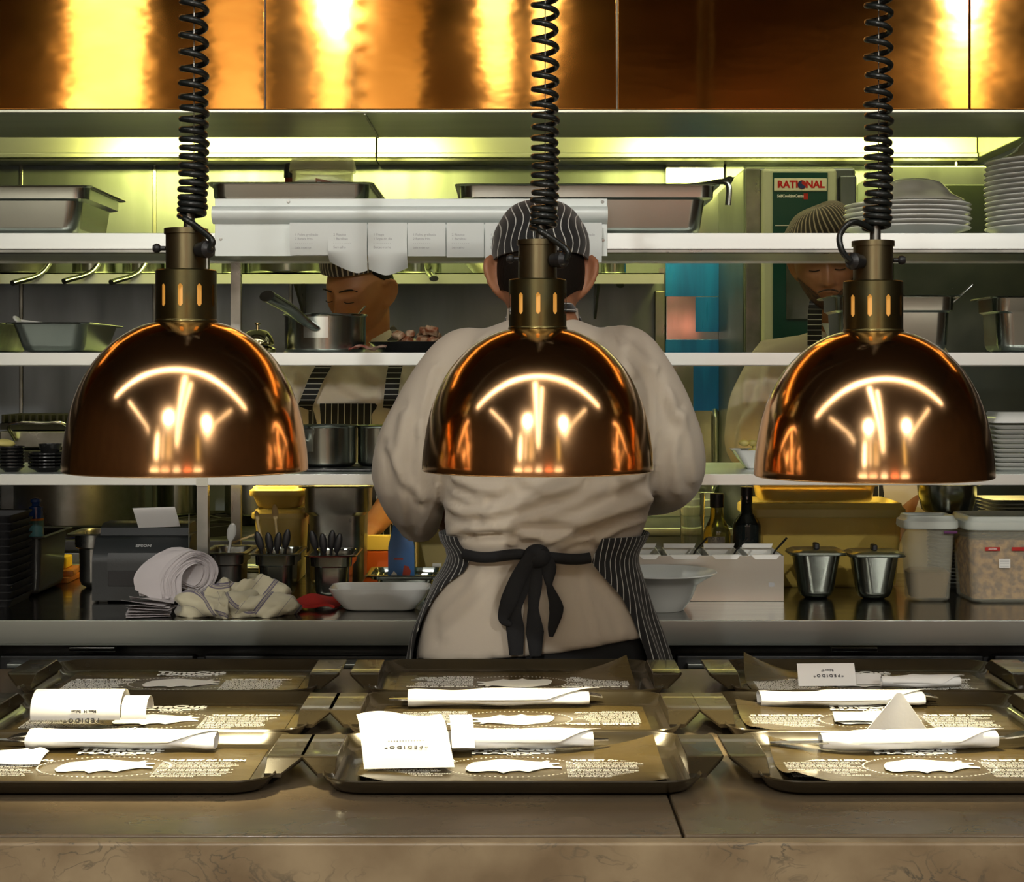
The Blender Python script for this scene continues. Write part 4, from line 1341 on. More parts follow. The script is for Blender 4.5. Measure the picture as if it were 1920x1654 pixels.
# red cloth
RC = M('red_cloth', (.42, .018, .012), .8, bump=(260, .5, .001))
rcl = G().sheet(lambda u, v: ((u - .5) * .105 + .012 * v, (v - .5) * .10, .004 + .012 * math.sin(u * PI) ** .6 * (.4 + .6 * v) + .003 * math.sin(u * 9 + v * 5)), 26, 18, .005).mk('red_cloth', RC, ang=60)
rcl.location = (X(582, 3.42), 3.43, bz + .001)
tag(rcl, 'folded red cleaning cloth between the towel and the white dish', 'cloth')

# white rectangular dish
wd = thing('oblong_dish', 'white oblong dish with sloping sides left of the chef', 'dish', (X(712, 3.38), 3.41, bz))
W_, D_, H_ = S(192, 3.36), .12, S(42, 3.36)
G().loft([rrect(W_ - .075, D_ - .05, .02, 0, 6), rrect(W_ - .06, D_ - .04, .02, .004, 6), rrect(W_ - .018, D_ - .012, .028, H_ * .6, 6), rrect(W_, D_, .03, H_, 6), rrect(W_ - .003, D_ - .003, .03, H_ + .0015, 6), rrect(W_ - .010, D_ - .010, .028, H_ - .001, 6), rrect(W_ - .06, D_ - .045, .02, .012, 6), rrect(W_ - .08, D_ - .06, .02, .008, 6)]).mk('dish_body', PORC, wd, ang=50)

# three tall steel inserts
for i, (px, wpx, pyr, lab) in enumerate(((418, 88, 1037, 'first of three tall steel inserts, holding wooden spatulas, by the receipts'), (512, 96, 1039, 'middle one of three tall steel inserts, full of black spoons and two handles'), (618, 100, 1042, 'tall steel insert with black spoons nearest the deep pan'))):
    dI = 3.52
    gn_pan('tall_insert', lab, 'container', S(wpx, dI), .17, Z(pyr, dI) - bz, (X(px, dI), dI + .085, bz), group='tall steel inserts beside the towel', taper=.80, rad=.022, mat=STEEL_PAN if i else STEEL_OLD)
zT = Z(1040, 3.52)
WOODL = M('pale_wood', (.52, .38, .16), .55, col2=(.60, .46, .22), scale=30, stretch=(1, 1, .2))


def spoon(px, py, dd_, lab, grp, dx, dz, mat, bowl=(.0085, .0035, .022)):
    o = thing('cooking_spoon', lab, 'spoon', (X(px, dd_), dd_, Z(py, dd_)), 0, grp)
    L = math.hypot(dx, dz)
    G().tube([(0, 0, 0), (-dx * .4, .004, -dz * .4), (-dx, .006, -dz)], [.0028, .0034, .0034], 8).mk('handle', mat, o)
    G().ball((0, 0, .008), bowl, 12, 8, mx=Matrix.Rotation(math.atan2(dx, dz), 4, 'Y')).mk('spoon_head', mat, o)


for (px, py, dx, lab) in ((486, 1022, -.02, 'black spoon leaning left in the middle insert'), (505, 1024, -.012, 'short black spoon in the centre of the middle insert'), (521, 1024, .008, 'black spoon beside the pale handle in the middle insert'), (537, 1018, .012, 'upright black spoon at the right of the middle insert'),
                          (588, 1020, -.018, 'black spoon leaning left in the right insert'), (606, 1026, -.008, 'low black spoon in the right insert'), (622, 1020, .006, 'black spoon standing mid way in the right insert'), (634, 1026, .014, 'black spoon leaning right in the right insert')):
    spoon(px, py, 3.58, lab, 'black spoons in the steel inserts', dx, .07, BLACKP)
spoon(482, 975, 3.62, 'pale wooden spoon leaning left out of the middle insert', 'pale handles in the middle insert', -.025, .12, WOODL, (.005, .003, .012))
spoon(516, 968, 3.62, 'pale wooden spoon standing upright out of the middle insert', 'pale handles in the middle insert', -.010, .12, WOODL, (.007, .003, .018))
spoon(434, 1005, 3.60, 'light spatula in the first steel insert by the receipts', None, .015, .08, PORC_W, (.010, .003, .020))
pk_ = thing('wooden_box', 'pale wooden spatula lying across the inserts', 'spatula', (X(455, 3.62), 3.66, Z(1012, 3.64)))
G().box(-.035, .035, -.012, .012, 0, .004, .001, mx=Matrix.Rotation(-.35, 4, 'Y') @ Matrix.Rotation(.3, 4, 'Z')).mk('blade', WOODL, pk_)
pk_.name = 'wooden_spatula'

# deep pan, yellow tubs behind
gn_pan('deep_pan', 'very deep grey steel pan behind the inserts, left of the chef', 'hotel pan', S(140, 3.76), .176, Z(913, 3.72) - bz, (X(630, 3.76), 3.82, bz), taper=.84, mat=STEEL_OLD)
YTUB = M('yellowed_plastic', (.72, .60, .24), .35, col2=(.55, .40, .10), scale=6)


def lid_tub(name, label, w_, dp, h, loc, mat, lidmat, fill=None, fillh=.6, group=None, lidh=.02, taper=.86, rz=0, rad=.018, over=.008):
    t = thing(name, label, 'container', loc, rz, group)
    th = .0016
    o = [rrect(w_ * taper - .008, dp * taper - .008, rad, 0, 6), rrect(w_ * taper, dp * taper, rad, .005, 6), rrect(w_, dp, rad, h - lidh, 6), rrect(w_ - 2 * th, dp - 2 * th, rad, h - lidh, 6), rrect(w_ * taper - 2 * th, dp * taper - 2 * th, rad, .006, 6), rrect(w_ * taper - .012, dp * taper - .012, rad, .003, 6)]
    G().loft(o).mk('container_body', mat, t, ang=45)
    ww, dd_ = w_ + 2 * over, dp + 2 * over
    L = [rrect(ww - .004, dd_ - .004, rad + .004, h - lidh - .002, 6), rrect(ww, dd_, rad + .004, h - lidh + .002, 6), rrect(ww - .002, dd_ - .002, rad + .004, h - lidh * .45, 6), rrect(w_ + .002, dp + .002, rad, h - lidh * .30, 6), rrect(w_ - .002, dp - .002, rad, h - .001, 6), rrect(w_ - .010, dp - .010, rad * .8, h, 6), rrect(w_ - .022, dp - .022, rad * .6, h - lidh * .35, 6)]
    L += [rrect(w_ - .03, dp - .03, rad * .6, h - lidh * .35 - .002, 6), rrect(w_ + .002, dp + .002, rad, h - lidh + .0005, 6), rrect(ww - .005, dd_ - .005, rad + .004, h - lidh + .0002, 6)]
    G().loft(L).mk('lid', lidmat, t, ang=45)
    if fill:
        q = taper + (1 - taper) * fillh
        o = G().loft([rrect(w_ * taper - .013, dp * taper - .013, rad, .0065, 6), rrect(w_ * q - 2 * th - .0015, dp * q - 2 * th - .0015, rad, h * fillh * .9, 6), rrect(w_ * q - .02, dp * q - .02, rad, h * fillh, 6)]).mk('contents', fill, t, ang=45)
        o['kind'] = 'stuff'
    return t


lid_tub('plastic_tub', 'yellowish square plastic tub with a lid beside the very deep pan', S(88, 3.85), .16, Z(915, 3.8) - bz - .05, (X(524, 3.85), 3.90, bz), YTUB, YTUB, M('tub_food', (.62, .36, .10), .5, col2=(.45, .12, .03), scale=12), .35)
lid_tub('plastic_tub', 'flat yellow plastic tub stacked on top of the square yellow tub', S(92, 3.85), .16, .05, (X(522, 3.85), 3.90, Z(915, 3.8) - .0485), YTUB, YTUB)
lid_tub('plastic_tub', 'low yellow tub behind the tall steel inserts', .16, .12, .10, (X(470, 3.86), 3.93, bz), YTUB, YTUB) if False else None
bx = thing('chopping_board', 'thick yellow chopping board standing behind the flat steel tray', 'board', (X(716, 3.95), 3.95, bz))
YB = M('yellow_board', (.74, .56, .14), .45)
G().box(-.045, .045, -.008, .008, Z(1032, 3.95) - bz, Z(1003, 3.95) - bz, .003).mk('yellow_edge', YB, bx)
G().box(-.045, .045, -.008, .008, 0, Z(1033, 3.95) - bz, .003).mk('orange_board', M('orange_board', (.55, .10, .01), .4), bx)

# flat steel tray, milk carton, stained board
ft = gn_pan('flat_tray', 'shallow steel tray holding the blue carton and the stained tub', 'tray', S(150, 3.62), .17, S(36, 3.6), (X(760, 3.64), 3.70, bz + .001), taper=.80, rad=.02)
ct_ = thing('drink_carton', 'blue and white drink carton standing in the shallow steel tray', 'carton', (X(752, 3.66), 3.685, bz + .004))
BLU = M('carton_blue', (.01, .14, .42), .35)
w2, h2 = S(50, 3.66) / 2, Z(972, 3.66) - bz - .004
G().loft([[(-w2 * q, -.020, z), (w2 * q, -.020, z), (w2 * q, .020, z), (-w2 * q, .020, z)] for q, z in ((1, 0), (.98, h2 * .6))] + [[(-w2 * .62, -.004, h2 * .92), (w2 * .62, -.004, h2 * .92), (w2 * .62, .004, h2 * .92), (-w2 * .62, .004, h2 * .92)], [(-w2 * .62, -.002, h2), (w2 * .62, -.002, h2), (w2 * .62, .002, h2), (-w2 * .62, .002, h2)]]).mk('carton_body', BLU, ct_, ang=20)
up = Matrix.Rotation(PI / 2, 4, 'X')
G().prism([(-.026, .002), (-.006, .002), (-.004, .018), (-.010, .036), (-.016, .042), (-.022, .034), (-.025, .018)], .0201, .0208, up).prism([(.000, .002), (.026, .002), (.022, .014), (.012, .022), (.004, .014)], .0201, .0208, up).mk('white_print', WHITEP, ct_, smooth=False)
G().prism([(.002, .030), (.018, .026), (.021, .042), (.016, .052), (.006, .054)], .0201, .0209, up).box(-.016, .004, -.0207, -.0201, .066, .070).mk('red_print', M('print_red', (.45, .05, .02), .4), ct_, smooth=False)
sb = thing('stained_tub', 'stained beige plastic tub with a white sticker behind the elbow', 'container', (X(812, 3.80), 3.86, bz))
STN = M('stained_plastic', (.42, .34, .13), .45, col2=(.28, .15, .03), scale=16, lo=.55, hi=.75)
q, h3 = S(62, 3.82), Z(965, 3.82) - bz
G().loft([rrect(q - .006, .08, .008, 0), rrect(q, .086, .008, .004), rrect(q + .004, .09, .008, h3), rrect(q, .086, .008, h3), rrect(q - .004, .082, .008, .006), rrect(q - .008, .078, .008, .004)]).mk('tub_body', STN, sb)
g = G().box(-.002, .018, -.0462, -.0452, .028, .046, .0003)
stk = g.mk('sticker', WHITEP, sb, smooth=False)
g = G()
for k in range(4):
    g.box(.0, .016, -.0466, -.0463, .031 + .0035 * k, .0318 + .0035 * k)
g.mk('sticker_print', GREYINK, stk, smooth=False)

# left end: black crate stack, black bin, pot, blue bottle, boards
ck0 = None
for k in range(12):
    loc = (X(-30, 3.45) + rs.uniform(-.002, .002), 3.50, bz + k * .0155)
    l = ('lowest' if k == 0 else 'topmost' if k == 11 else NM[k - 1]) + ' black tray of the pile at the far left of the bench' + ('' if k in (0, 11) else ', counted from below')
    if ck0 is None:
        ck0 = thing('black_tray', l, 'tray', loc, 0, 'black trays piled at the far left')
        G().loft([rrect(.115, .15, .01, 0), rrect(.122, .158, .012, .010), rrect(.130, .166, .012, .014), rrect(.130, .166, .012, .0165), rrect(.120, .156, .012, .0155), rrect(.112, .148, .01, .003)]).mk('tray_shell', BLACKP, ck0)
    else:
        dup(ck0, None, loc, None, l)
gn_pan('black_bin', 'black rectangular bin beside the pile of black trays', 'container', .17, .24, Z(1005, 3.6) - bz, (X(18, 3.62) , 3.70, bz), mat=M('black_enamel', (.018, .017, .015), .3, coat=.2), taper=.93, rad=.012, step=False)
pt = gn_pan('deep_pan', 'round cornered steel pot between the black bin and the printer', 'hotel pan', S(84, 3.72), .16, Z(1005, 3.66) - bz, (X(172, 3.74), 3.78, bz), taper=.78, rad=.035, mat=STEEL_OLD)
bb = thing('squeeze_bottle', 'blue capped squeeze bottle standing in the black bin', 'bottle', (X(60, 3.66), 3.69, bz + .08))
b0 = bz + .08
zb_ = lambda py: Z(py, 3.66) - b0
G().lathe([(0, -.074), (.016, -.074), (.017, -.07), (.0165, zb_(978)), (0, zb_(978))], 24).mk('bottle_body', M('teal_label', (.08, .20, .20), .4, col2=(.55, .42, .15), scale=20, lo=.55, hi=.6), bb)
G().lathe([(0, zb_(978)), (.0166, zb_(978)), (.0166, zb_(974)), (0, zb_(974))], 24).mk('orange_band', M('orange_band', (.6, .20, .02), .4), bb)
G().lathe([(0, zb_(974)), (.0162, zb_(974)), (.0150, zb_(952)), (.0085, zb_(950)), (.0085, zb_(946)), (.012, zb_(943)), (.011, zb_(938)), (.005, zb_(936)), (0, zb_(936))], 24).mk('cap', M('blue_cap', (.005, .05, .25), .2), bb)
for k, (yy, zz_, c, lab) in enumerate(((3.86, .0, (.45, .14, .01), 'orange chopping board lying lowest under the steel pot'), (3.88, .0135, (.50, .17, .01), 'orange chopping board lying second under the steel pot'))):
    o = thing('chopping_board', lab, 'board', (X(118, 3.86) , yy + .02, bz + zz_), .12 * k)
    G().box(-.05, .022, -.06, .06, 0, .0125, .002).mk('board_slab', M('orange_board_%d' % k, c, .4), o)
o = thing('yellow_sponge', 'bright yellow block lying on the orange boards', 'sponge', (X(114, 3.9), 3.90, bz + .0265))
G().box(-.034, .020, -.03, .03, 0, .028, .004).mk('sponge_body', M('yellow_foam', (.75, .52, .02), .8, bump=(200, .6, .001)), o)

# ------------------------------------------------------------------ right half of the bench
bo = thing('pasta_bowl', 'wide rimmed white bowl beside the hip of the chef', 'bowl', (X(1236, 3.40), 3.40, bz))
q = S(108, 3.40)
G().lathe([(0, 0), (q * .42, 0), (q * .44, .003), (q * .56, .022), (q * .66, S(48, 3.4)), (q * .80, S(58, 3.4)), (q * .98, S(68, 3.4)), (q, S(70, 3.4)), (q * .985, S(72, 3.4)), (q * .80, S(62, 3.4)), (q * .62, S(51, 3.4)), (q * .52, .024), (q * .40, .005), (0, .005)], 64).mk('bowl_body', PORC_W, bo)
g = G()
for k in range(16):
    g.ball((-.045 + rs.uniform(-.012, .012), -.060 + rs.uniform(-.006, .006), .0665 + rs.uniform(0, .002)), .0022, 6, 4)
o = g.mk('pepper_flakes', BLACKGL, bo)
o['kind'] = 'stuff'
sx_ = thing('sauce_station', 'steel condiment box with four white inserts and black spoons', 'condiment box', (X(1338, 3.52), 3.52, bz))
a, b_ = X(1190, 3.52) - X(1338, 3.52), X(1470, 3.52) - X(1338, 3.52)
hB = Z(1042, 3.52) - bz
g = G().box(a, b_, 0, .0015, 0, hB, .0005).box(a, b_, .1335, .135, 0, hB, .0005).box(a, a + .0015, .0016, .1334, 0, hB).box(b_ - .0015, b_, .0016, .1334, 0, hB).box(a + .0016, b_ - .0016, .0016, .1334, .0, .0015)
g.mk('box_shell', STEEL, sx_, smooth=False)
G().box(b_ - .032, b_ - .020, -.0006, -.0001, .03, .039).mk('embossed_mark', GREYINK, sx_, smooth=False)
for (xa, xb) in ((1172, 1242), (1250, 1318), (1328, 1394), (1402, 1468)):
    A, B_ = X(xa, 3.52) - X(1338, 3.52), X(xb, 3.52) - X(1338, 3.52)
    A = max(A, a + .002)
    i_ = .012
    ins = G().loft([[(A + i_, .004, .01), (B_ - i_, .004, .01), (B_ - i_, .130, .01), (A + i_, .130, .01)], [(A + .001, .003, hB + .001), (B_ - .003, .003, hB + .001), (B_ - .003, .1325, hB + .004), (A + .001, .1325, hB + .004)],
                    [(A + .003, .005, hB + .001), (B_ - .005, .005, hB + .001), (B_ - .005, .130, hB + .004), (A + .003, .130, hB + .004)], [(A + i_ + .002, .006, .014), (B_ - i_ - .002, .006, .014), (B_ - i_ - .002, .128, .014), (A + i_ + .002, .128, .014)]]).mk('insert', WHITEP, sx_, ang=30)
    G().loft([[(x, y, z) for x, y, z in ((A + .006, -.0012, hB + .0015), (B_ - .006, -.0012, hB + .0015), (B_ - .014, -.0022, hB - .0075), (A + .016, -.0022, hB - .0075))], [(x, y, z) for x, y, z in ((A + .006, .003, hB + .0025), (B_ - .006, .003, hB + .0025), (B_ - .014, -.0008, hB - .0065), (A + .016, -.0008, hB - .0065))]]).mk('lip', WHITEP, ins, ang=30)
    G().loft([[(A + .004, .118, hB + .004), (B_ - .006, .118, hB + .004), (B_ - .006, .121, hB + .004), (A + .004, .121, hB + .004)], [(A + .004, .122, hB + .013), (B_ - .002, .122, hB + .013), (B_ - .002, .125, hB + .013), (A + .004, .125, hB + .013)]]).mk('insert_back', WHITEP, ins, smooth=False)
for (px, lab) in ((1322, 'black spoon handle in the second white insert'), (1398, 'black spoon handle in the third white insert'), (1472, 'black spoon handle at the right end of the condiment box')):
    o = thing('sauce_spoon', lab, 'spoon', (X(px, 3.55) - .006, 3.57, bz + hB + .012), 0, 'black spoons in the condiment box')
    G().tube([(-.030, .0, -.042), (-.012, -.004, -.006), (.004, -.006, .012), (.012, -.006, .021)], [.003, .0032, .0038, .004], 8, flat=.6).mk('spoon_handle', BLACKP, o)

# tumbler, oil bottle, dark bottle
GLASS = M('clear_glass', (.96, .97, .92), .03, trans=1.0, ior=1.45)
tu = thing('tumbler', 'tall clear glass tumbler beside the oil bottle', 'glass', (X(1298, 3.72), 3.72, bz))
hT = Z(925, 3.72) - bz
G().lathe([(0, 0), (.021, 0), (.022, .003), (.0285, hT), (.0272, hT + .0006), (.0205, .012), (0, .010)], 40).mk('glass_body', GLASS, tu)
OIL = M('oil_glass', (.45, .40, .10), .05, trans=.9, ior=1.47)
ob = thing('oil_bottle', 'square shouldered oil bottle with a black cap and white lettering label', 'bottle', (X(1344, 3.70), 3.70, bz))
hO = lambda py: Z(py, 3.70) - bz
G().lathe([(0, 0), (.028, 0), (.030, .004), (.030, hO(1000)), (.027, hO(992)), (.0155, hO(972)), (.0135, hO(952)), (0, hO(952))], 32).mk('bottle_body', OIL, ob)
G().lathe([(0, hO(951)), (.0152, hO(951)), (.0152, hO(927)), (.0145, hO(925)), (0, hO(925))], 24).mk('cap', BLACKP, ob)
rings = []
for k in range(9):
    aa = -PI / 2 + .16 * (k - 5)
    rings.append([(q * math.cos(aa), q * math.sin(aa), z) for q, z in ((.0303, hO(1046)), (.0309, hO(1046)), (.0309, hO(1004)), (.0303, hO(1004)))])
lb = G().loft(rings).mk('label', M('label_grey', (.30, .27, .20), .5, col2=(.12, .10, .07), scale=60), ob)
g = G()
text_mesh(g, 'EiRA', .014, Matrix.Translation((-.006, -.0312, hO(1021))) @ up, bold=.0005)
text_mesh(g, 'O O', .010, Matrix.Translation((-.006, -.0312, hO(1008))) @ up)
g.mk('label_print', BLACKP, lb, smooth=False, fix=False)
db = thing('dark_bottle', 'dark glass bottle behind the oil bottle', 'bottle', (.514, 3.702, bz))
hD = lambda py: Z(py, 3.70) - bz
G().lathe([(0, 0), (.030, 0), (.031, .004), (.031, hD(985)), (.026, hD(975)), (.013, hD(962)), (.012, hD(930)), (0, hD(930))], 32).mk('bottle_body', M('dark_glass', (.008, .012, .012), .06, coat=.4), db)
G().lathe([(0, hD(929.5)), (.0135, hD(929.5)), (.0135, hD(913)), (0, hD(913))], 20).mk('cap', BLACKP, db)

# yellow tubs at the back
FOODD = M('dark_food', (.20, .09, .01), .5, col2=(.48, .30, .03), scale=9, lo=.45, hi=.55)
YCLR = M('amber_plastic', (.70, .52, .12), .30, spec=.4, alpha=.45)
YLID = M('cream_lid', (.56, .46, .15), .4, trans=.2)
lid_tub('storage_tub', 'wide amber storage tub with a cream lid behind the small lidded pots', S(278, 3.82), .21, Z(944, 3.74) - bz, (X(1541, 3.82), 3.85, bz), YCLR, YLID, FOODD, .50, taper=.93, lidh=.030)
lid_tub('storage_tub', 'clear tub of grated yellow food standing on the wide amber tub', S(212, 3.82), .17, .057, (X(1528, 3.82), 3.85, Z(944, 3.74) + .0006), YCLR, YCLR, M('grated_cheese', (.60, .42, .05), .6, col2=(.40, .22, .02), scale=40, bump=(80, .6, .003)), .45, taper=.95, lidh=.02)

# small lidded steel pots
for i, (px, dR, lab) in enumerate(((1538, 3.53, 'left one of the two small lidded steel pots, beside the condiment box'), (1648, 3.515, 'right one of the two small lidded steel pots, beside the tall sauce container'))):
    h = Z(1040 if i == 0 else 1043, dR) - bz
    t = gn_pan('lidded_pot', lab, 'pot', S(108, dR), .105, h, (X(px, dR), dR + .052, bz), group='small lidded steel pots', taper=.76, rad=.030, step=False)
    w_ = S(104, dR)
    G().loft([rrect(w_, .101, .02, h + .0003, 6), rrect(w_ + .002, .103, .02, h + .003, 6), rrect(w_ - .018, .085, .018, h + .0075, 6), rrect(w_ - .03, .072, .016, h + .0065, 6)]).mk('lid', STEEL, t, ang=30)
    G().box(-.005, .006, -.014, .014, h + .0066, h + .020, .003).mk('lid_grip', BLACKP, t)

# tall sauce container, crumb container
CLR = M('cloudy_plastic', (.66, .66, .54), .28, spec=.4, alpha=.20)
CLID = M('cloudy_lid', (.62, .66, .60), .35, trans=.15)
sa = lid_tub('sauce_container', 'tall cloudy plastic container with brown sauce at its bottom', S(90, 3.51), .09, Z(967, 3.51) - bz, (X(1748, 3.51), 3.555, bz), CLR, CLID, M('brown_sauce', (.26, .16, .05), .35), .36, taper=.84, lidh=.026)
G().box(.022, .050, -.0545, -.050, Z(1001, 3.5) - bz, Z(996, 3.5) - bz, .001).mk('purple_clip', M('purple_clip', (.10, .02, .10), .4), sa)
CRMB = M('crumbs', (.56, .30, .09), .8, col2=(.22, .095, .03), scale=75, bump=(70, 1.0, .006), lo=.40, hi=.62)
cc = lid_tub('crumb_container', 'large clear container of brown crumbs with a white sticker at the right', .165, .15, Z(968, 3.50) - bz, (X(1818, 3.49) + .0825, 3.565, bz), CLR, CLID, CRMB, .72, taper=.92, lidh=.026)
x_ = lambda px: X(px, 3.49) - (X(1818, 3.49) + .0825)
z_ = lambda py: Z(py, 3.49) - bz
yb = -.0745
st = G().box(x_(1873), x_(1894), yb - .0016, yb - .0010, z_(1065), z_(1048)).mk('sticker', WHITEP, cc, smooth=False)
g = G()
for k in range(5):
    g.box(x_(1875), x_(1892), yb - .0019, yb - .0017, z_(1063 - 3 * k), z_(1062.2 - 3 * k))
g.mk('sticker_print', GREYINK, st, smooth=False)
rl = G().box(x_(1847), x_(1875), yb - .0016, yb - .0010, z_(1033), z_(1026), .0002).box(x_(1897), x_(1925), yb - .0016, yb - .0010, z_(1033), z_(1026), .0002).mk('red_label', RED, cc, smooth=False)
g = G()
text_mesh(g, 'ARAVEN', .0045, Matrix.Translation((x_(1861), yb - .0018, z_(1029.5))) @ up, bold=.0001)
g.mk('label_print', WHITEP, rl, smooth=False, fix=False)

# stacked dark plates, steel bowl, square plates at the right
dk0 = None
for k in range(20):
    loc = (X(1790, 3.76) + rs.uniform(-.0015, .0015), 3.78, bz + k * .0078)
    if dk0 is None:
        dk0 = thing('soup_plate', 'grey soup plate in the tall column behind the sauce container', 'plate', loc, 0, 'soup plates in the column behind the sauce container')
        plate_mesh(G(), .055, 0, .012).mk('plate_body', M('dark_porcelain', (.16, .17, .16), .15), dk0)
    else:
        dup(dk0, None, loc)
mb = thing('mixing_bowl', 'steel mixing bowl set on the column of soup plates', 'bowl', (X(1776, 3.78), 3.78, bz + 19 * .0078 + .0145))
hm = Z(908, 3.75) - (bz + 19 * .0078 + .0145)
G().lathe([(0, 0), (.045, 0), (.056, .008), (.064, hm * .6), (.066, hm - .003), (.076, hm - .002), (.0765, hm), (.066, hm), (.0625, hm * .6), (.054, .010), (0, .002)], 48).mk('bowl_body', STEEL_PAN, mb)
q0 = None
for k in range(10):
    loc = (X(1925, 3.82) - .002 * k, 3.84, bz + .108 + k * .0085)
    if q0 is None:
        bs = thing('steel_box', 'steel box under the square plates behind the crumb container', 'box', (X(1925, 3.82), 3.84, bz))
        G().box(-.08, .08, -.06, .06, 0, .1075, .004).mk('box_shell', STEEL_OLD, bs)
    l = ('lowest' if k == 0 else 'topmost' if k == 9 else NM[k - 1]) + ' white square plate of the fan behind the crumb container' + ('' if k in (0, 9) else ', from below')
    if q0 is None:
        q0 = thing('square_plate', l, 'plate', loc, 0, 'square white plates behind the crumb container')
        q = .155
        G().loft([rrect(q - .06, q - .06, .012, 0), rrect(q - .004, q - .004, .012, .006), rrect(q, q, .012, .0072), rrect(q - .008, q - .008, .012, .0076), rrect(q - .06, q - .06, .01, .0025)]).mk('plate_body', PORC, q0)
    else:
        dup(q0, None, loc, None, l)
# ------------------------------------------------------------------ people
SKIN_A = M('skin_chef', (.36, .165, .085), .5, col2=(.30, .12, .06), scale=14, sub=.12)
SKIN_B = M('skin_cook', (.44, .20, .085), .48, col2=(.38, .15, .06), scale=14, sub=.12)
SKIN_C = M('skin_cook_dark', (.27, .125, .055), .48, col2=(.22, .09, .04), scale=14, sub=.12)
HAIR = M('black_hair', (.010, .007, .005), .7, spec=.15, bump=(250, .6, .002), stretch=(1, 1, .25))
JACKET = M('jacket_cotton', (.52, .455, .37), .85, bump=(420, .18, .0006), sheen=.15)
TROUS = M('black_trousers', (.012, .012, .013), .85)
PIN = stripe_mat('black_pinstripe', (.010, .010, .011), (.55, .56, .53), .13)
PINB = stripe_mat('brown_pinstripe', (.022, .013, .009), (.34, .27, .20), .30)
TIE = M('apron_tie', (.008, .008, .009), .85, bump=(300, .3, .0008))
SHOE = M('black_shoe', (.015, .014, .013), .45)


def remesh(g, vox, smooth_it, mat, name, parent, fac=.5):
    o = g.mk(name, mat, None, smooth=False)
    m = o.modifiers.new('r', 'REMESH')
    m.mode, m.voxel_size = 'VOXEL', vox
    s = o.modifiers.new('s', 'SMOOTH')
    s.iterations, s.factor = smooth_it, fac
    bpy.context.view_layer.update()
    me = bpy.data.meshes.new_from_object(o.evaluated_get(bpy.context.evaluated_depsgraph_get()))
    o.modifiers.clear()
    old = o.data
    o.data = me
    bpy.data.meshes.remove(old)
    me.name = name
    if not me.materials:
        me.materials.append(mat)
    me.polygons.foreach_set('use_smooth', [True] * len(me.polygons))
    o.parent = parent
    return o


def limb(g, pts, rads, seg=16, flat=1.0):
    g.tube(smoothpath(pts, 6), list(np.interp(np.linspace(0, len(rads) - 1, (len(pts) - 1) * 6 + 1), range(len(rads)), rads)), seg, flat=flat)
    g.ball(pts[0], rads[0] * .98, 14, 8)
    g.ball(pts[-1], rads[-1] * .98, 14, 8)


def gs(x, s):
    return math.exp(-(x / s) ** 2)


def head_shape(g, mx, ears=True, flare=.55, esize=1.12):
    """skull and face, looking along local -Y; origin midway between crown and chin"""
    nt_, npn = 110, 150
    v, f = [], []
    for i in range(nt_ + 1):
        th = PI * i / nt_
        for j in range(npn):
            ph = 2 * PI * j / npn
            n = (math.sin(th) * math.cos(ph), math.sin(th) * math.sin(ph), math.cos(th))
            x, y, z = n[0] * .077, n[1] * .098, n[2] * .119
            if z < 0:
                t = -z / .119
                x *= 1 - .26 * t ** 1.4
                if y > 0:
                    y *= 1 - .48 * t ** 1.1
                else:
                    y *= 1 - .10 * t
            if y < 0:
                fr = min(1, -n[1] * 1.5)
                d_ = 0
                zn = np.clip((.012 - z) / .054, 0, 1)
                if -.050 < z < .024:
                    d_ += (.004 + .021 * zn ** 1.2) * gs(x, .0075 + .0055 * zn) * (1 if z > -.042 else max(0, 1 - (-.042 - z) / .008))
                d_ += .005 * gs(abs(x) - .0125, .006) * gs(z + .037, .008)
                d_ += .0055 * gs(abs(x) - .028, .020) * gs(z - .027, .009)
                d_ -= .0125 * gs(abs(x) - .030, .014) * gs(z - .004, .012)
                d_ += .0085 * gs(abs(x) - .031, .0105) * gs(z - .002, .0085)
                d_ += .0045 * gs(abs(x) - .046, .018) * gs(z + .022, .020)
                d_ += .0065 * gs(x, .021) * gs(z + .0625, .0050) + .0070 * gs(x, .018) * gs(z + .0755, .0055) - .004 * gs(x, .020) * gs(z + .069, .0025)
                d_ += .010 * gs(x, .020) * gs(z + .103, .014) - .003 * gs(x, .022) * gs(z + .087, .006)
                y -= d_ * fr
            v.append(mx @ Vector((x, y, z)))
    for i in range(nt_):
        for j in range(npn):
            k = (j + 1) % npn
            f.append((i * npn + j, i * npn + k, (i + 1) * npn + k, (i + 1) * npn + j))
    g.raw(v, f)
    if ears:
        for s in (-1, 1):
            R = mx @ Matrix.Translation((s * .078, .010, -.010)) @ Matrix.Rotation(-s * flare, 4, 'Z') @ Matrix.Rotation(s * .14, 4, 'Y') @ Matrix.Scale(esize, 4) @ Matrix.Rotation(-.15, 4, 'X')
            pts = [(0, -.010, .024), (0, .002, .033), (0, .014, .028), (0, .019, .012), (0, .015, -.006), (0, .006, -.020), (0, -.005, -.029), (0, -.010, -.022)]
            g.tube([R @ Vector(p) for p in smoothpath(pts, 5)], .0062, 10)
            g.ball((0, .003, .004), (.0060, .017, .030), 14, 8, mx=R)
            g.ball((0, 0, 0), (.006, .008, .009), 12, 8, mx=R @ Matrix.Translation((0, -.006, -.024)))


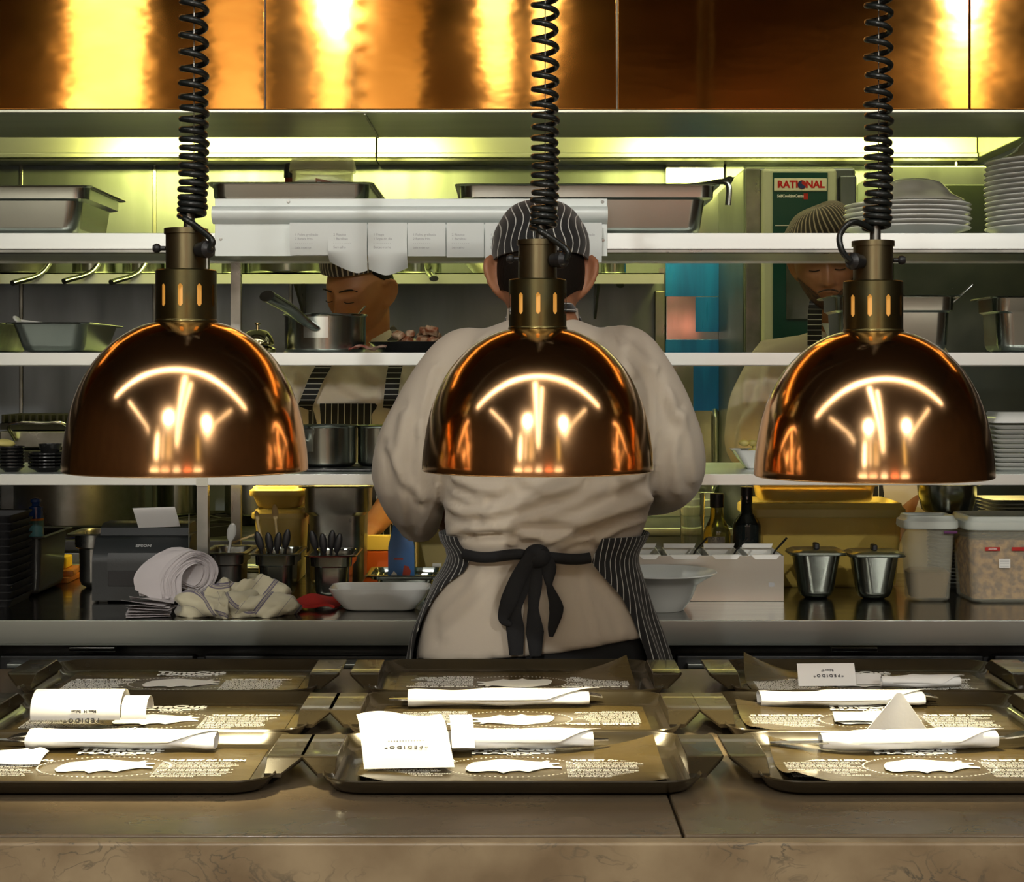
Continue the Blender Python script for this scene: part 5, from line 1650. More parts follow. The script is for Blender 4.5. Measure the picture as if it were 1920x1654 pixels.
def hand(g, wrist, dirv, upv, side, curl=.5, s=1.0):
    """palm with five separate bent fingers; dirv along the fingers, upv out of the back of the hand"""
    d_, u_ = Vector(dirv).normalized(), Vector(upv)
    u_ = (u_ - d_ * u_.dot(d_)).normalized()
    r_ = d_.cross(u_) * side
    W_ = Vector(wrist)
    at = lambda a, b, c: W_ + (d_ * a + r_ * b + u_ * c) * s
    g.tube([at(-.02, 0, 0), at(.02, 0, 0), at(.055, .002, 0), at(.088, .002, -.002)], [.026 * s, .034 * s, .041 * s, .038 * s], 14, flat=.42, up=tuple(u_))
    for k, (b, L) in enumerate(((-.031, .066), (-.010, .076), (.011, .071), (.030, .056))):
        c1, c2, c3 = curl * .5, curl * 1.3, curl * 2.0
        p = [Vector((.078, b, 0))]
        for a_, q in ((c1, .45), (c2, .32), (c3, .25)):
            p.append(p[-1] + Vector((math.cos(a_) * L * q, b * .06, -math.sin(a_) * L * q)))
        g.tube([at(*q) for q in p], [.0098 * s, .0088 * s, .0080 * s, .0066 * s], 10)
        g.ball(at(*p[-1]), .0066 * s, 10, 6)
    th = [at(.018, -.030, -.004), at(.045, -.056, -.014), at(.070, -.066, -.026), at(.090, -.066, -.036)]
    g.tube(th, [.015 * s, .0125 * s, .0105 * s, .008 * s], 10)
    g.ball(th[-1], .008 * s, 10, 6)


def sring(cx, cy, a, b, z, n=40, e=2.4, mx=None):
    out = []
    for k in range(n):
        t = 2 * PI * k / n
        c, s = math.cos(t), math.sin(t)
        p = Vector((cx + a * math.copysign(abs(c) ** (2 / e), c), cy + b * math.copysign(abs(s) ** (2 / e), s), z))
        out.append(mx @ p if mx else p)
    return out


def displace(o, fn):
    me = o.data
    n = len(me.vertices)
    co = np.empty(n * 3)
    me.vertices.foreach_get('co', co)
    no = np.empty(n * 3)
    me.vertices.foreach_get('normal', no)
    co, no = co.reshape(-1, 3), no.reshape(-1, 3)
    amt = fn(co, no)
    co += no * amt[:, None]
    me.vertices.foreach_set('co', co.ravel())
    me.update()


def seg_dist(px, py, poly):
    best = np.full(px.shape, 1e9)
    sgn = np.zeros(px.shape)
    for (x0, y0), (x1, y1) in zip(poly, poly[1:]):
        dx, dy = x1 - x0, y1 - y0
        L = dx * dx + dy * dy
        t = np.clip(((px - x0) * dx + (py - y0) * dy) / L, 0, 1)
        ex, ey = px - (x0 + t * dx), py - (y0 + t * dy)
        dd = np.hypot(ex, ey)
        s_ = np.sign(dx * ey - dy * ex)
        m_ = dd < best
        best = np.where(m_, dd, best)
        sgn = np.where(m_, s_, sgn)
    return best, sgn


def px_of(co):
    return CXP + co[:, 0] * F / co[:, 1], HZ - (co[:, 2] - CZ) * F / co[:, 1]


def fold_fn(folds, back=True, base_noise=.0012, nscale=9.0, seed=0):
    def fn(co, no):
        px, py = px_of(co)
        amt = np.zeros(len(co))
        face = np.clip(-no[:, 1] * 1.6 + .1, 0, 1) if back else np.ones(len(co))
        for poly, a, wv in folds:
            dd, sg = seg_dist(px, py, poly)
            # a ridge with its valley on one side
            off = dd * sg
            amt += a * (np.exp(-(off / wv) ** 2) - .75 * np.exp(-((off - wv * 1.6) / (wv * .9)) ** 2)) * face
        amt += np.array([base_noise * noise.noise((c[0] * nscale + seed, c[1] * nscale, c[2] * nscale)) * 2 for c in co])
        return amt
    return fn


def wrap_cap(name, mx, parent, mat, a, b, h, z0, flop=(0, 0, 0), per=.0132, amp=.15, seed=0, band=.0):
    """soft cook's cap: a domed shell over the head"""
    n, m = 64, 26
    rings_o = []
    for i in range(m + 1):
        t = i / m
        ang = t * PI / 2
        r_ = math.cos(ang) ** .62
        z = z0 + h * math.sin(ang) ** .9
        ring = []
        for k in range(n):
            p_ = 2 * PI * k / n
            wv = 1 + .02 * math.sin(5 * p_ + seed + 4 * t) * (.3 + t) + .028 * noise.noise((math.cos(p_) * 2 + seed, math.sin(p_) * 2, t * 3))
            wv *= 1 + .05 * math.sin(min(1, t * 2.2) * PI)
            ring.append(mx @ Vector((a * max(.012, r_) * wv * math.cos(p_) + flop[0] * t * t, b * max(.012, r_) * wv * math.sin(p_) + flop[1] * t * t, z + flop[2] * t * math.cos(p_))))
        rings_o.append(ring)
    inner = [[q + (mx @ Vector((0, 0, z0)) - q).normalized() * .004 for q in r_] for r_ in rings_o]
    g = G().loft(list(reversed(inner)) + rings_o, caps=True)
    o = g.mk(name, mat, parent, ang=75)
    inv = mx.inverted()

    def st(co):
        c = inv @ co
        return c.x / per + amp * math.sin(c.z * 85 + c.x * 30) + (.25 if c.x > 0 else 0) + .15 * noise.noise((c.x * 30, c.y * 30, c.z * 22))

    def st2(co):
        c = inv @ co
        return math.atan2(c.y, c.x) * 7.6 + amp * math.sin(c.z * 60)
    set_stripe(o, st if per > 0 else st2)
    return o


# ============================================================ chef seen from behind
chef = thing('person', 'person seen from behind in a cream chef jacket, tied pinstripe apron and striped cap', 'person', (X(1018, 3.0), 3.02, 0))
CH = chef.location.copy()
LW = Matrix.Translation(-CH)          # world -> chef local


class GL(G):
    """builder fed with world coordinates, stored relative to a person's base"""

    def shifted(self, off):
        self.v = [(x - off[0], y - off[1], z - off[2]) for x, y, z in self.v]
        return self


def W(px, py, d_):
    return Vector((X(px, d_), d_, Z(py, d_)))


hm = Matrix.Translation(W(1014, 515, 3.035)) @ Matrix.Rotation(PI, 4, 'Z') @ Matrix.Rotation(math.radians(8), 4, 'X')
g = GL()
head_shape(g, hm, True, .85, 1.2)
limb(g, [W(1016, 520, 3.03), W(1018, 590, 3.015), W(1020, 640, 3.01)], [.056, .060, .075])
g.loft([sring(X(1020, 3), 3.02, a, b, Z(py, 3.0)) for py, a, b in ((645, .08, .06), (690, .145, .08), (760, .165, .095), (880, .16, .09), (1030, .15, .10), (1120, .175, .115), (1230, .185, .12), (1300, .17, .11))])
SHL, SHR = W(842, 680, 3.0), W(1200, 680, 3.0)
ELL, ELR = W(768, 880, 3.03), W(1256, 866, 3.03)
WRL, WRR = W(850, 985, 3.26), W(1180, 955, 3.27)
for sh_, el, wr, sd in ((SHL, ELL, WRL, 1), (SHR, ELR, WRR, -1)):
    limb(g, [sh_, sh_.lerp(el, .5) + Vector((0, .004, 0)), el], [.038, .040, .037])
    limb(g, [el, el.lerp(wr, .5), wr], [.034, .029, .027])
    hand(g, wr, (wr - el), (0, 0, 1), -sd, .7)
for sx in (-1, 1):
    hp = Vector((CH.x + sx * .09, 3.02, .84))
    limb(g, [hp, Vector((CH.x + sx * .11, 3.0, .48)), Vector((CH.x + sx * .12, 3.03, .10))], [.095, .062, .042])
    g.ball((CH.x + sx * .13, 3.09, .045), (.045, .12, .04))
g.shifted(CH)
remesh(g, .0052, 2, SKIN_A, 'body', chef)

# hair below the cap
g = GL()
for i_ in range(1):
    n, m = 40, 14
    rings = []
    for i in range(m + 1):
        t = i / m
        ring = []
        for k in range(n + 1):
            p_ = math.radians(-8 + 196 * k / n)      # round the back of the head, ear to ear
            zz = .030 - t * (.062 + .045 * math.sin(p_) ** 3)
            sc = 1.035 * (1 - .20 * max(0, -zz - .02) / .1)
            q = math.sqrt(max(.05, 1 - (zz / .119) ** 2))
            ring.append(hm @ Vector((.0775 * sc * q * math.cos(p_), .099 * sc * q * math.sin(p_) * (1 - .42 * max(0, -zz / .119) ** 1.1), zz)))
        rings.append(ring)
    inn = [[p.lerp(hm @ Vector((0, 0, 0)), .10) for p in r_] for r_ in rings]
    g.loft(rings, caps=False, cyc=False)
    no_ = len(rings) * (n + 1)
    g.loft(inn, caps=False, cyc=False)
    for i in range(m):
        for k in (0, n):
            a, b = i * (n + 1) + k, (i + 1) * (n + 1) + k
            g.f.append((a, b, no_ + b, no_ + a))
    for k in range(n):
        for i in (0, m):
            a = i * (n + 1) + k
            g.f.append((a, a + 1, no_ + a + 1, no_ + a))
g.shifted(CH)
g.mk('hair', HAIR, chef, ang=70)
hml = LW @ hm
wrap_cap('striped_cap', hml, chef, PIN, .0865, .105, .108, .024, per=.0128, amp=.30, seed=2.0, flop=(0, .0, 0))

# jacket
TOR = [(598, 957, 1083, .062), (612, 920, 1120, .070), (628, 868, 1172, .085), (648, 838, 1208, .100), (690, 822, 1228, .116), (760, 820, 1234, .124), (840, 826, 1230, .125), (900, 830, 1226, .124), (950, 832, 1222, .123), (985, 834, 1212, .122), (1012, 838, 1200, .118), (1030, 848, 1190, .111), (1046, 850, 1188, .107), (1062, 842, 1192, .110),
       (1090, 820, 1204, .117), (1125, 804, 1216, .124), (1180, 788, 1232, .131), (1240, 776, 1246, .135), (1262, 772, 1250, .135)]
TZs = np.array([Z(t[0], 3.0) for t in TOR][::-1])
TCX = np.array([X((t[1] + t[2]) / 2, 3.0) for t in TOR][::-1])
TA = np.array([S((t[2] - t[1]) / 2, 3.0) for t in TOR][::-1])
TB = np.array([t[3] for t in TOR][::-1])


def tor(z):
    return float(np.interp(z, TZs, TCX)), float(np.interp(z, TZs, TA)), float(np.interp(z, TZs, TB))


def tor_pt(z, ph, grow=0.0):
    cx, a, b = tor(z)
    c, s = math.cos(ph), math.sin(ph)
    return Vector((cx + (a + grow) * math.copysign(abs(c) ** (2 / 2.4), c), 3.02 + (b + grow) * math.copysign(abs(s) ** (2 / 2.4), s), z))


def hem(z, x):
    # slanting hem, lower on the left of the picture
    return Z(1238 - 50 * np.clip((CXP + x * F / 3.0 - 778) / 415, 0, 1), 3.0)


rings = []
for t in TOR[:-2]:
    cx, a, b = tor(Z(t[0], 3.0))
    rings.append(sring(cx, 3.02, a, b, Z(t[0], 3.0), 56))
for q in (.25, .5, .75, 1.0):
    ring = []
    for k in range(56):
        ph = 2 * PI * k / 56
        p = tor_pt(Z(1180, 3.0), ph)
        z1 = float(hem(0, p.x))
        z0_ = Z(1180, 3.0)
        z = z0_ + (z1 - z0_) * q
        ring.append(tor_pt(z, ph))
    rings.append(ring)
g = GL().loft(rings)


def sleeve(g, pts):
    P = [(W(px, py, d_), S(r, d_)) for px, py, d_, r in pts]
    path = smoothpath([p for p, r in P], 6)
    rr_ = list(np.interp(np.linspace(0, len(P) - 1, len(path)), range(len(P)), [r for p, r in P]))
    g.tube(path, rr_, 24)
    g.ball(P[0][0], P[0][1] * .98, 16, 10)


sleeve(g, [(900, 668, 3.015, 54), (862, 676, 3.01, 56), (815, 745, 3.01, 62), (778, 830, 3.02, 70), (768, 890, 3.05, 72), (780, 950, 3.12, 56), (786, 990, 3.17, 38)])
sleeve(g, [(1145, 664, 3.015, 54), (1185, 672, 3.01, 55), (1226, 745, 3.01, 60), (1252, 820, 3.02, 64), (1262, 872, 3.05, 62), (1258, 905, 3.12, 50), (1236, 920, 3.20, 46), (1205, 930, 3.27, 40)])
g.shifted(CH)
jk = remesh(g, .0075, 5, JACKET, 'jacket', chef)
folds = [([(836, 948), (870, 962), (925, 958)], .010, 9), ([(893, 993), (993, 973), (1093, 977), (1212, 935)], .011, 10), ([(915, 968), (993, 938), (1080, 905)], .010, 11),
         ([(846, 1000), (893, 988), (960, 995), (1027, 1012)], .010, 8), ([(1015, 1026), (1077, 992), (1143, 965), (1212, 950)], .010, 9), ([(855, 898), (900, 918), (935, 920)], .009, 10),
         ([(1027, 960), (1110, 930), (1200, 890)], .008, 12), ([(990, 905), (1040, 925), (1120, 915)], .006, 11), ([(850, 925), (880, 938), (905, 938)], .006, 7), ([(1120, 1015), (1160, 990), (1205, 975)], .007, 7),
         ([(960, 1020), (985, 1005), (1005, 1003)], .006, 6), ([(1050, 1028), (1080, 1012), (1105, 1010)], .006, 6),
         ([(905, 1068), (880, 1110), (830, 1160)], .003, 10), ([(1090, 1063), (1105, 1130), (1122, 1200)], .0035, 6), ([(960, 1070), (900, 1130), (835, 1190)], .003, 12), ([(1130, 1090), (1160, 1140), (1175, 1185)], .003, 9),
         ([(1135, 600), (1150, 640), (1190, 700)], .005, 9), ([(900, 640), (880, 690), (850, 740)], .004, 10), ([(1180, 650), (1230, 700), (1268, 780)], .006, 11),
         ([(822, 700), (800, 800), (835, 960)], -.006, 8), ([(1236, 700), (1242, 800), (1224, 930)], -.006, 7), ([(760, 780), (745, 870), (765, 980)], .006, 12), ([(790, 800), (785, 880), (790, 1000)], .006, 10), ([(730, 840), (760, 900), (790, 930)], .006, 9),
         ([(1280, 780), (1265, 850), (1270, 920)], .006, 10), ([(1255, 740), (1290, 820), (1300, 900)], .005, 9)]
displace(jk, lambda co, no: fold_fn(folds, True, .0011, 10.0)(co + np.array(CH), no))
# stand collar
g = GL()
cr = []
for q, gr in ((0, .0), (1, -.001)):
    pass
for z, a, b in ((Z(606, 3), .066, .070), (Z(590, 3), .064, .066), (Z(578, 3), .063, .064)):
    cr.append(sring(X(1018, 3), 3.025, a, b, z, 40, 2.0))
cr += [sring(X(1018, 3), 3.025, a - .004, b - .004, z, 40, 2.0) for z, a, b in ((Z(578, 3), .063, .064), (Z(606, 3), .066, .070))]
g.loft(cr, close=True)
g.shifted(CH)
g.mk('collar', JACKET, chef, ang=60)

# apron: wraps the front and both hips, edges meet the waist tie at the back
def eR(py):
    return math.radians(float(np.interp(py, [1000, 1045, 1075, 1110, 1150, 1200, 1265], [-62, -66, -58, -48, -42, -38, -36])))


def eL(py):
    return math.radians(float(np.interp(py, [1000, 1045, 1065, 1087, 1113, 1147, 1200, 1265], [-143, -138, -140, -149, -156, -161, -164, -166])))


def apron_fn(u, v):
    py = 1000 + 262 * v
    z = Z(py, 3.0)
    a0, a1 = eR(py), 2 * PI + eL(py)
    # top edge dips slightly at the back corners
    ph = a0 + (a1 - a0) * u
    s = .0035 * math.sin(u * 60) * v
    return tor_pt(z, ph, .009 + s + .004 * math.sin(v * 7 + u * 9)) - CH


ap = G().sheet(apron_fn, 120, 36, .0018).mk('apron', PIN, chef, ang=70)
# stripes run down the cloth
def ap_stripe(co):
    w_ = co + CH
    cx, a, b = tor(w_.z)
    ph = math.atan2(w_.y - 3.02, w_.x - cx)
    d_ = (ph + PI / 2 + PI) % (2 * PI) - PI
    return d_ * 15.5 + .12 * math.sin(w_.z * 40) + (Z(1000, 3) - w_.z) * (2.0 if d_ > 0 else -2.0)


set_stripe(ap, ap_stripe)
# bib in front and neck strap
bib = G().sheet(lambda u, v: tor_pt(Z(760 + 240 * v, 3.0), math.radians(50 + 80 * u), .010) - CH, 24, 16, .0018).mk('apron_bib', PIN, ap, ang=70)
set_stripe(bib, lambda co: co.x * 75)
st_ = G()
for s in (-1, 1):
    st_.tube([q - CH for q in smoothpath([tor_pt(Z(762, 3.0), math.radians(90 - s * 34), .012), tor_pt(Z(650, 3.0), math.radians(90 - s * 24), .008), W(1018 + s * 64, 586, 3.03), W(1018 + s * 48, 576, 2.968), W(1018, 580, 2.952)], 8)], .009, 8, flat=.25)
so = st_.mk('neck_strap', PIN, ap, ang=60)
set_stripe(so, lambda co: co.z * 90)
# waist tie and bow
tg = G()
path = []
for k in range(25):
    t = k / 24
    px = 888 + (1088 - 888) * t
    z = Z(1043 + 4 * math.sin(t * 9) + (2 if t > .5 else 0), 2.9)
    cx, a, b = tor(z)
    c = (X(px, 2.91) - cx) / a
    ph = -math.acos(max(-1, min(1, c)))
    path.append(tor_pt(z, ph, .0135) - CH)
tg.tube(path, .0095, 10, flat=1.0, up=(0, 0, 1)).mk('waist_tie', TIE, ap)
bow = []


def ribbon(name, pts, ws):
    P = []
    for px, py, dy in pts:
        z = Z(py, 2.88)
        cx, a, b = tor(max(z, TZs[0]))
        y = 3.02 - (b + .012) - dy
        P.append(Vector((X(px, y), y, Z(py, y))) - CH)
    path = smoothpath(P, 7)
    rs_ = list(np.interp(np.linspace(0, len(ws) - 1, len(path)), range(len(ws)), [S(q, 2.88) for q in ws]))
    # flat cloth strip: wide in X, thin in depth
    n_ = 12
    rings = []
    for i, p in enumerate(path):
        t = (path[min(i + 1, len(path) - 1)] - path[max(i - 1, 0)]).normalized()
        sd = t.cross(Vector((0, -1, 0))).normalized()
        tw = .35 * math.sin(i * .33)
        rings.append([p + (sd * math.cos(2 * PI * k / n_) * rs_[i] + Vector((0, -1, 0)) * (math.sin(2 * PI * k / n_) * .0035 + tw * rs_[i] * .25 * math.cos(2 * PI * k / n_))) for k in range(n_)])
    G().loft(rings).mk(name, TIE, ap, ang=60)


ribbon('tie_end', [(996, 1040, .016), (978, 1090, .010), (962, 1140, .006), (966, 1180, .004), (968, 1228, .004)], [12, 20, 16, 17, 13])
ribbon('tie_end', [(1006, 1045, .014), (1004, 1095, .008), (1000, 1140, .005), (1003, 1185, .005), (1004, 1230, .004)], [10, 13, 10, 17, 11])
ribbon('tie_end', [(1014, 1030, .016), (1028, 1066, .012), (1030, 1098, .008), (1043, 1140, .006), (1036, 1176, .005), (1033, 1194, .005)], [12, 16, 6, 14, 9, 4])
ribbon('bow_loop', [(1000, 1036, .022), (974, 1080, .020), (955, 1125, .016), (945, 1160, .012), (958, 1172, .009)], [12, 15, 16, 11, 4])
gk = G()
kp = W(1007, 1043, 2.885) - CH
gk.ball(kp, (S(26, 2.88), .016, S(23, 2.88)), 18, 12)
gk.mk('knot', TIE, ap)
# trousers and shoes
g = GL()
g.loft([sring(X(1012, 3), 3.02, a, b, Z(py, 3.0)) for py, a, b in ((1150, .185, .118), (1200, .200, .122), (1262, .205, .125), (1320, .19, .12))])
for sx in (-1, 1):
    limb(g, [Vector((CH.x - .006 + sx * .095, 3.02, .80)), Vector((CH.x + sx * .112, 3.0, .46)), Vector((CH.x + sx * .122, 3.03, .08))], [.108, .088, .075])
g.shifted(CH)
remesh(g, .010, 3, TROUS, 'trousers', chef)
for sx in (-1, 1):
    o = G().ball((sx * .13, .075, .045), (.052, .13, .044), 20, 12)
    o.v = [(x, y, max(.0015, z)) for x, y, z in o.v]
    o.mk('shoe', SHOE, chef)


# ============================================================ the two cooks behind the pass
def cook(label, dC, head_px, yaw, pitch, roll, tor_px, sh_l, sh_r, el_l, el_r, wr_l, wr_r, skin, lean=0.0, wide=.205):
    hx, hy = head_px
    base = Vector((X(tor_px, dC), dC, 0))
    t = thing('person', label, 'person', base)
    hmx = Matrix.Translation(W(hx, hy, dC - lean)) @ Matrix.Rotation(yaw, 4, 'Z') @ Matrix.Rotation(pitch, 4, 'X') @ Matrix.Rotation(roll, 4, 'Y')
    g = GL()
    head_shape(g, hmx)
    zs_ = (sh_l.z + sh_r.z) / 2
    nb = Vector(((sh_l.x + sh_r.x) / 2, dC + .01, zs_ + .03))
    limb(g, [hmx @ Vector((0, .025, -.03)), (hmx @ Vector((0, .03, -.085))).lerp(nb, .45), nb], [.055, .056, .070])
    g.loft([sring(base.x + (nb.x - base.x) * q, dC, a, b, z) for z, a, b, q in ((zs_ + .02, .10, .07, 1), (zs_ - .05, .165, .09, 1), (zs_ - .2, .16, .10, .7), (zs_ - .42, .14, .095, .2), (zs_ - .55, .165, .11, 0), (zs_ - .68, .16, .10, 0))])
    for s_, e_, w_, sd in ((sh_l, el_l, wr_l, 1), (sh_r, el_r, wr_r, -1)):
        limb(g, [s_, s_.lerp(e_, .5), e_], [.042, .040, .038])
        limb(g, [e_, e_.lerp(w_, .5), w_], [.038, .040, .029])
        hand(g, w_, (w_ - e_) * Vector((1, 1, .4)), (0, -.2, 1), sd, .6)
    hz_ = zs_ - .62
    for sx in (-1, 1):
        limb(g, [Vector((base.x + sx * .085, dC, hz_)), Vector((base.x + sx * .10, dC - .01, hz_ * .55)), Vector((base.x + sx * .11, dC + .02, .10))], [.09, .06, .042])
        g.ball((base.x + sx * .12, dC - .05, .045), (.045, .12, .04))
    g.shifted(base)
    remesh(g, .0046, 2, skin, 'body', t)
    # jacket with short loose sleeves
    g = GL()
    g.loft([sring(base.x + (nb.x - base.x) * q, dC, a, b, z, 48) for z, a, b, q in ((zs_ + .045, .075, .065, 1), (zs_ + .025, .12, .08, 1), (zs_ - .02, .178, .10, 1), (zs_ - .10, wide - .012, .118, .9), (zs_ - .22, wide - .012, .128, .7), (zs_ - .40, wide - .02, .125, .2), (zs_ - .55, wide - .005, .135, 0), (zs_ - .66, wide, .135, 0))])
    for s_, e_, w_ in ((sh_l, el_l, wr_l), (sh_r, el_r, wr_r)):
        pts = [s_ + (nb - s_) * .12, s_.lerp(e_, .5), e_, e_.lerp(w_, .42)]
        g.tube(smoothpath(pts, 6), list(np.interp(np.linspace(0, 3, 19), range(4), [.070, .076, .074, .060])), 22)
        g.ball(pts[0], .069, 16, 10)
        g.tube([nb + Vector((0, 0, .050)), nb.lerp(s_, .5) + Vector((0, 0, .012)), s_], [.050, .060, .068], 18)
    g.shifted(base)
    jk = remesh(g, .0085, 4, JACKET, 'jacket', t)
    return t, hmx, base, nb, zs_, jk


def face_bits(t, hmx, base, brow_h=.030, beard=None):
    L = Matrix.Translation(-base) @ hmx
    for s in (-1, 1):
        G().tube([L @ Vector(p) for p in smoothpath([(s * .013, -.1008, .0225), (s * .028, -.1008, .0265), (s * .042, -.0915, .0265), (s * .053, -.080, .021)], 5)], [.0026] * 6 + [.0034] * 6 + [.0016] * 4, 8, flat=.7).mk('eyebrow', HAIR, t)
        G().tube([L @ Vector(p) for p in smoothpath([(s * .018, -.0945, -.0040), (s * .030, -.0968, -.0060), (s * .044, -.0880, -.0055)], 5)], .0012, 6).mk('eyelashes', HAIR, t)


# left cook, head bowed to the picture's left
dC = 4.32
shl, shr = W(560, 690, dC), W(800, 690, dC)
ck, hmx, base, nb, zs_, jk = cook('person in a striped cap looking down behind the saucepan, left of the standing chef', dC, (676, 545), math.radians(-33), math.radians(17), math.radians(4), 678,
                                  shl, shr, W(545, 850, 4.26), W(812, 850, 4.26), W(600, 975, 4.06), W(700, 985, 4.08), SKIN_B, lean=.04)
face_bits(ck, hmx, base)
L = Matrix.Translation(-base) @ hmx
wrap_cap('striped_cap', L, ck, PINB, .0835, .103, .080, .062, per=-1, amp=.1, seed=1)


def hair_band(t, L, z_top, drop, a0, a1, nape=.03):
    rings, n, m = [], 46, 10
    for i in range(m + 1):
        tt_ = i / m
        ring = []
        for k in range(n + 1):
            p_ = math.radians(a0 + (a1 - a0) * k / n)
            zz = z_top - tt_ * (drop * min(1, .25 + 5 * min(k, n - k) / n) + nape * max(0, math.sin(p_)) ** 2)
            q = math.sqrt(max(.05, 1 - (zz / .119) ** 2))
            yy = .098 * q * math.sin(p_) * (1 - .42 * max(0, -zz / .119) ** 1.1 if math.sin(p_) > 0 else 1)
            ring.append((.0785 * q * math.cos(p_) * 1.02, yy * 1.025, zz))
        rings.append(ring)
    g = G()
    g.loft([[L @ Vector(p) for p in r_] for r_ in rings], caps=False, cyc=False)
    no_ = len(rings) * (n + 1)
    g.loft([[L @ (Vector(p) * .93) for p in r_] for r_ in rings], caps=False, cyc=False)
    for i in range(m):
        for k in (0, n):
            a, b = i * (n + 1) + k, (i + 1) * (n + 1) + k
            g.f.append((a, b, no_ + b, no_ + a))
    for k in range(n):
        for i in (0, m):
            a = i * (n + 1) + k
            g.f.append((a, a + 1, no_ + a + 1, no_ + a))
    g.mk('hair', HAIR, t, ang=70)


hair_band(ck, L, .066, .050, -18, 198, .045)


def straps_and_bib(t, base, nb, zs_, dC, bib_z, bib_hw, strap_top, off=0.0, mat=None):
    mat = mat or PIN
    fy = lambda z: dC - float(np.interp(z, [zs_ - .6, zs_ - .22, zs_ - .02, zs_ + .04], [.142, .136, .112, .075]))
    ap = G().sheet(lambda u, v: (base.x * 0 + off + (u - .5) * 2 * (bib_hw + .05 * v), fy(bib_z - .45 * v) - dC - .004 + .05 * (2 * u - 1) ** 2, bib_z - .45 * v), 30, 20, .002).mk('apron', mat, t, ang=70)
    set_stripe(ap, lambda co: co.x * 62)
    for s, (tx, tz) in zip((-1, 1), strap_top):
        x0 = off + s * (bib_hw - .012)
        P = [Vector((x0, fy(bib_z - .01) - dC - .006, bib_z - .012)), Vector(((x0 + tx) / 2, fy((bib_z + tz) / 2) - dC - .008, (bib_z + tz) / 2)), Vector((tx, fy(tz) - dC - .010, tz)), Vector((tx * .9, -.045, tz + .05)), Vector((tx * .7, .02, tz + .075))]
        path = smoothpath(P, 8)
        rings = []
        for i, p in enumerate(path):
            tt_ = (path[min(i + 1, len(path) - 1)] - path[max(i - 1, 0)]).normalized()
            sd = tt_.cross(Vector((0, -1, 0))).normalized() * .0175
            rings.append([p + sd, p + sd + Vector((0, -.002, 0)), p - sd + Vector((0, -.002, 0)), p - sd])
        o = G().loft(rings).mk('apron_strap', mat, ap, ang=50)
        set_stripe(o, lambda co: co.z * 75)
    return ap


xl = lambda px, d_=dC: X(px, d_) - base.x
straps_and_bib(ck, base, nb, zs_, dC - .0, Z(757, dC - .13), .118, ((xl(622) , Z(672, dC)), (xl(748), Z(672, dC))), off=xl(660))
jf = [([(560, 700), (590, 740), (600, 800)], .007, 9), ([(640, 720), (690, 750), (740, 740)], .007, 9), ([(680, 690), (720, 720), (745, 700)], .006, 8), ([(700, 745), (715, 725), (735, 720)], .005, 6), ([(545, 720), (570, 790), (575, 850)], .007, 8)]
displace(jk, lambda co, no: fold_fn(jf, True, .002, 12.0, 3)(co + np.array(base), no))

# bearded cook on the right
dC = 4.30
shl, shr = W(1436, 688, dC), W(1755, 690, dC)
ck2, hmx, base, nb, zs_, jk = cook('bearded person in a striped flat cap and white jacket behind the right heat lamp', dC, (1548, 492), math.radians(-8), math.radians(12), math.radians(-3), 1590,
                                   shl, shr, W(1412, 825, 4.24), W(1730, 850, 4.28), W(1436, 900, 4.18), W(1680, 985, 4.20), SKIN_C, lean=.05, wide=.225)
face_bits(ck2, hmx, base)
L = Matrix.Translation(-base) @ hmx
wrap_cap('striped_cap', L @ Matrix.Translation((0, -.004, 0)) @ Matrix.Rotation(math.radians(-7), 4, 'Y'), ck2, PINB, .092, .112, .108, .038, per=-1, amp=.25, seed=4, flop=(.016, 0, .006))
hair_band(ck2, L, .050, .055, -12, 192, .04)
# beard and moustache: a thin layer over jaw and lip
rings, n, m = [], 60, 12
g = G()
for i in range(m + 1):
    tt_ = i / m
    ring = []
    for k in range(n + 1):
        p_ = math.radians(-172 + 164 * k / n)
        top = -.030 - .056 * gs(p_ + PI / 2, .72)
        zz = top + (-.116 - top) * tt_
        q = math.sqrt(max(.02, 1 - (zz / .119) ** 2))
        t2 = -zz / .119
        x = .077 * q * math.cos(p_) * (1 - .26 * t2 ** 1.4)
        y = .098 * q * math.sin(p_) * (1 - .10 * t2)
        y -= .010 * gs(x, .020) * gs(zz + .103, .014)
        ring.append(Vector((x, y, zz)) * 1.028)
    rings.append(ring)
g.loft([[L @ p for p in r_] for r_ in rings], caps=False, cyc=False)
g.loft([[L @ (p * .94) for p in r_] for r_ in rings], caps=False, cyc=False)
BEARD = M('beard_stubble', (.030, .018, .012), .7, col2=(.10, .05, .025), scale=120, bump=(300, .5, .001))
g.mk('beard', BEARD, ck2, ang=80)
mo = G()
mo.tube([L @ Vector(p) for p in smoothpath([(-.024, -.0935, -.060), (-.013, -.1025, -.0545), (0, -.1060, -.0525), (.013, -.1025, -.0545), (.024, -.0935, -.060)], 6)], [.0018] + [.0032] * 23 + [.0018], 8, flat=.6)
mo.mk('moustache', BEARD, ck2)
xl = lambda px, d_=dC: X(px, d_) - base.x
straps_and_bib(ck2, base, nb, zs_, dC, Z(760, dC - .13), .105, ((xl(1516), Z(610, dC)), (xl(1610), Z(610, dC))), off=xl(1580))
TSH = M('white_tshirt', (.66, .68, .64), .85)
vt = G().sheet(lambda u, v: Vector((xl(1560) + (u - .5) * (.075 - .045 * v), -.118 + .035 * (1 - v) * 0 - .006 * math.sin(u * PI) + .055 * (1 - v) ** 1.2, Z(606 + 58 * v, dC - .1))), 12, 10, .002).mk('undershirt', TSH, ck2, ang=70)
jf = [([(1440, 690), (1420, 760), (1390, 800)], .008, 9), ([(1400, 700), (1395, 780), (1385, 850)], .007, 8), ([(1430, 730), (1460, 780), (1470, 850)], .008, 10), ([(1420, 640), (1470, 620), (1510, 590)], .005, 8)]
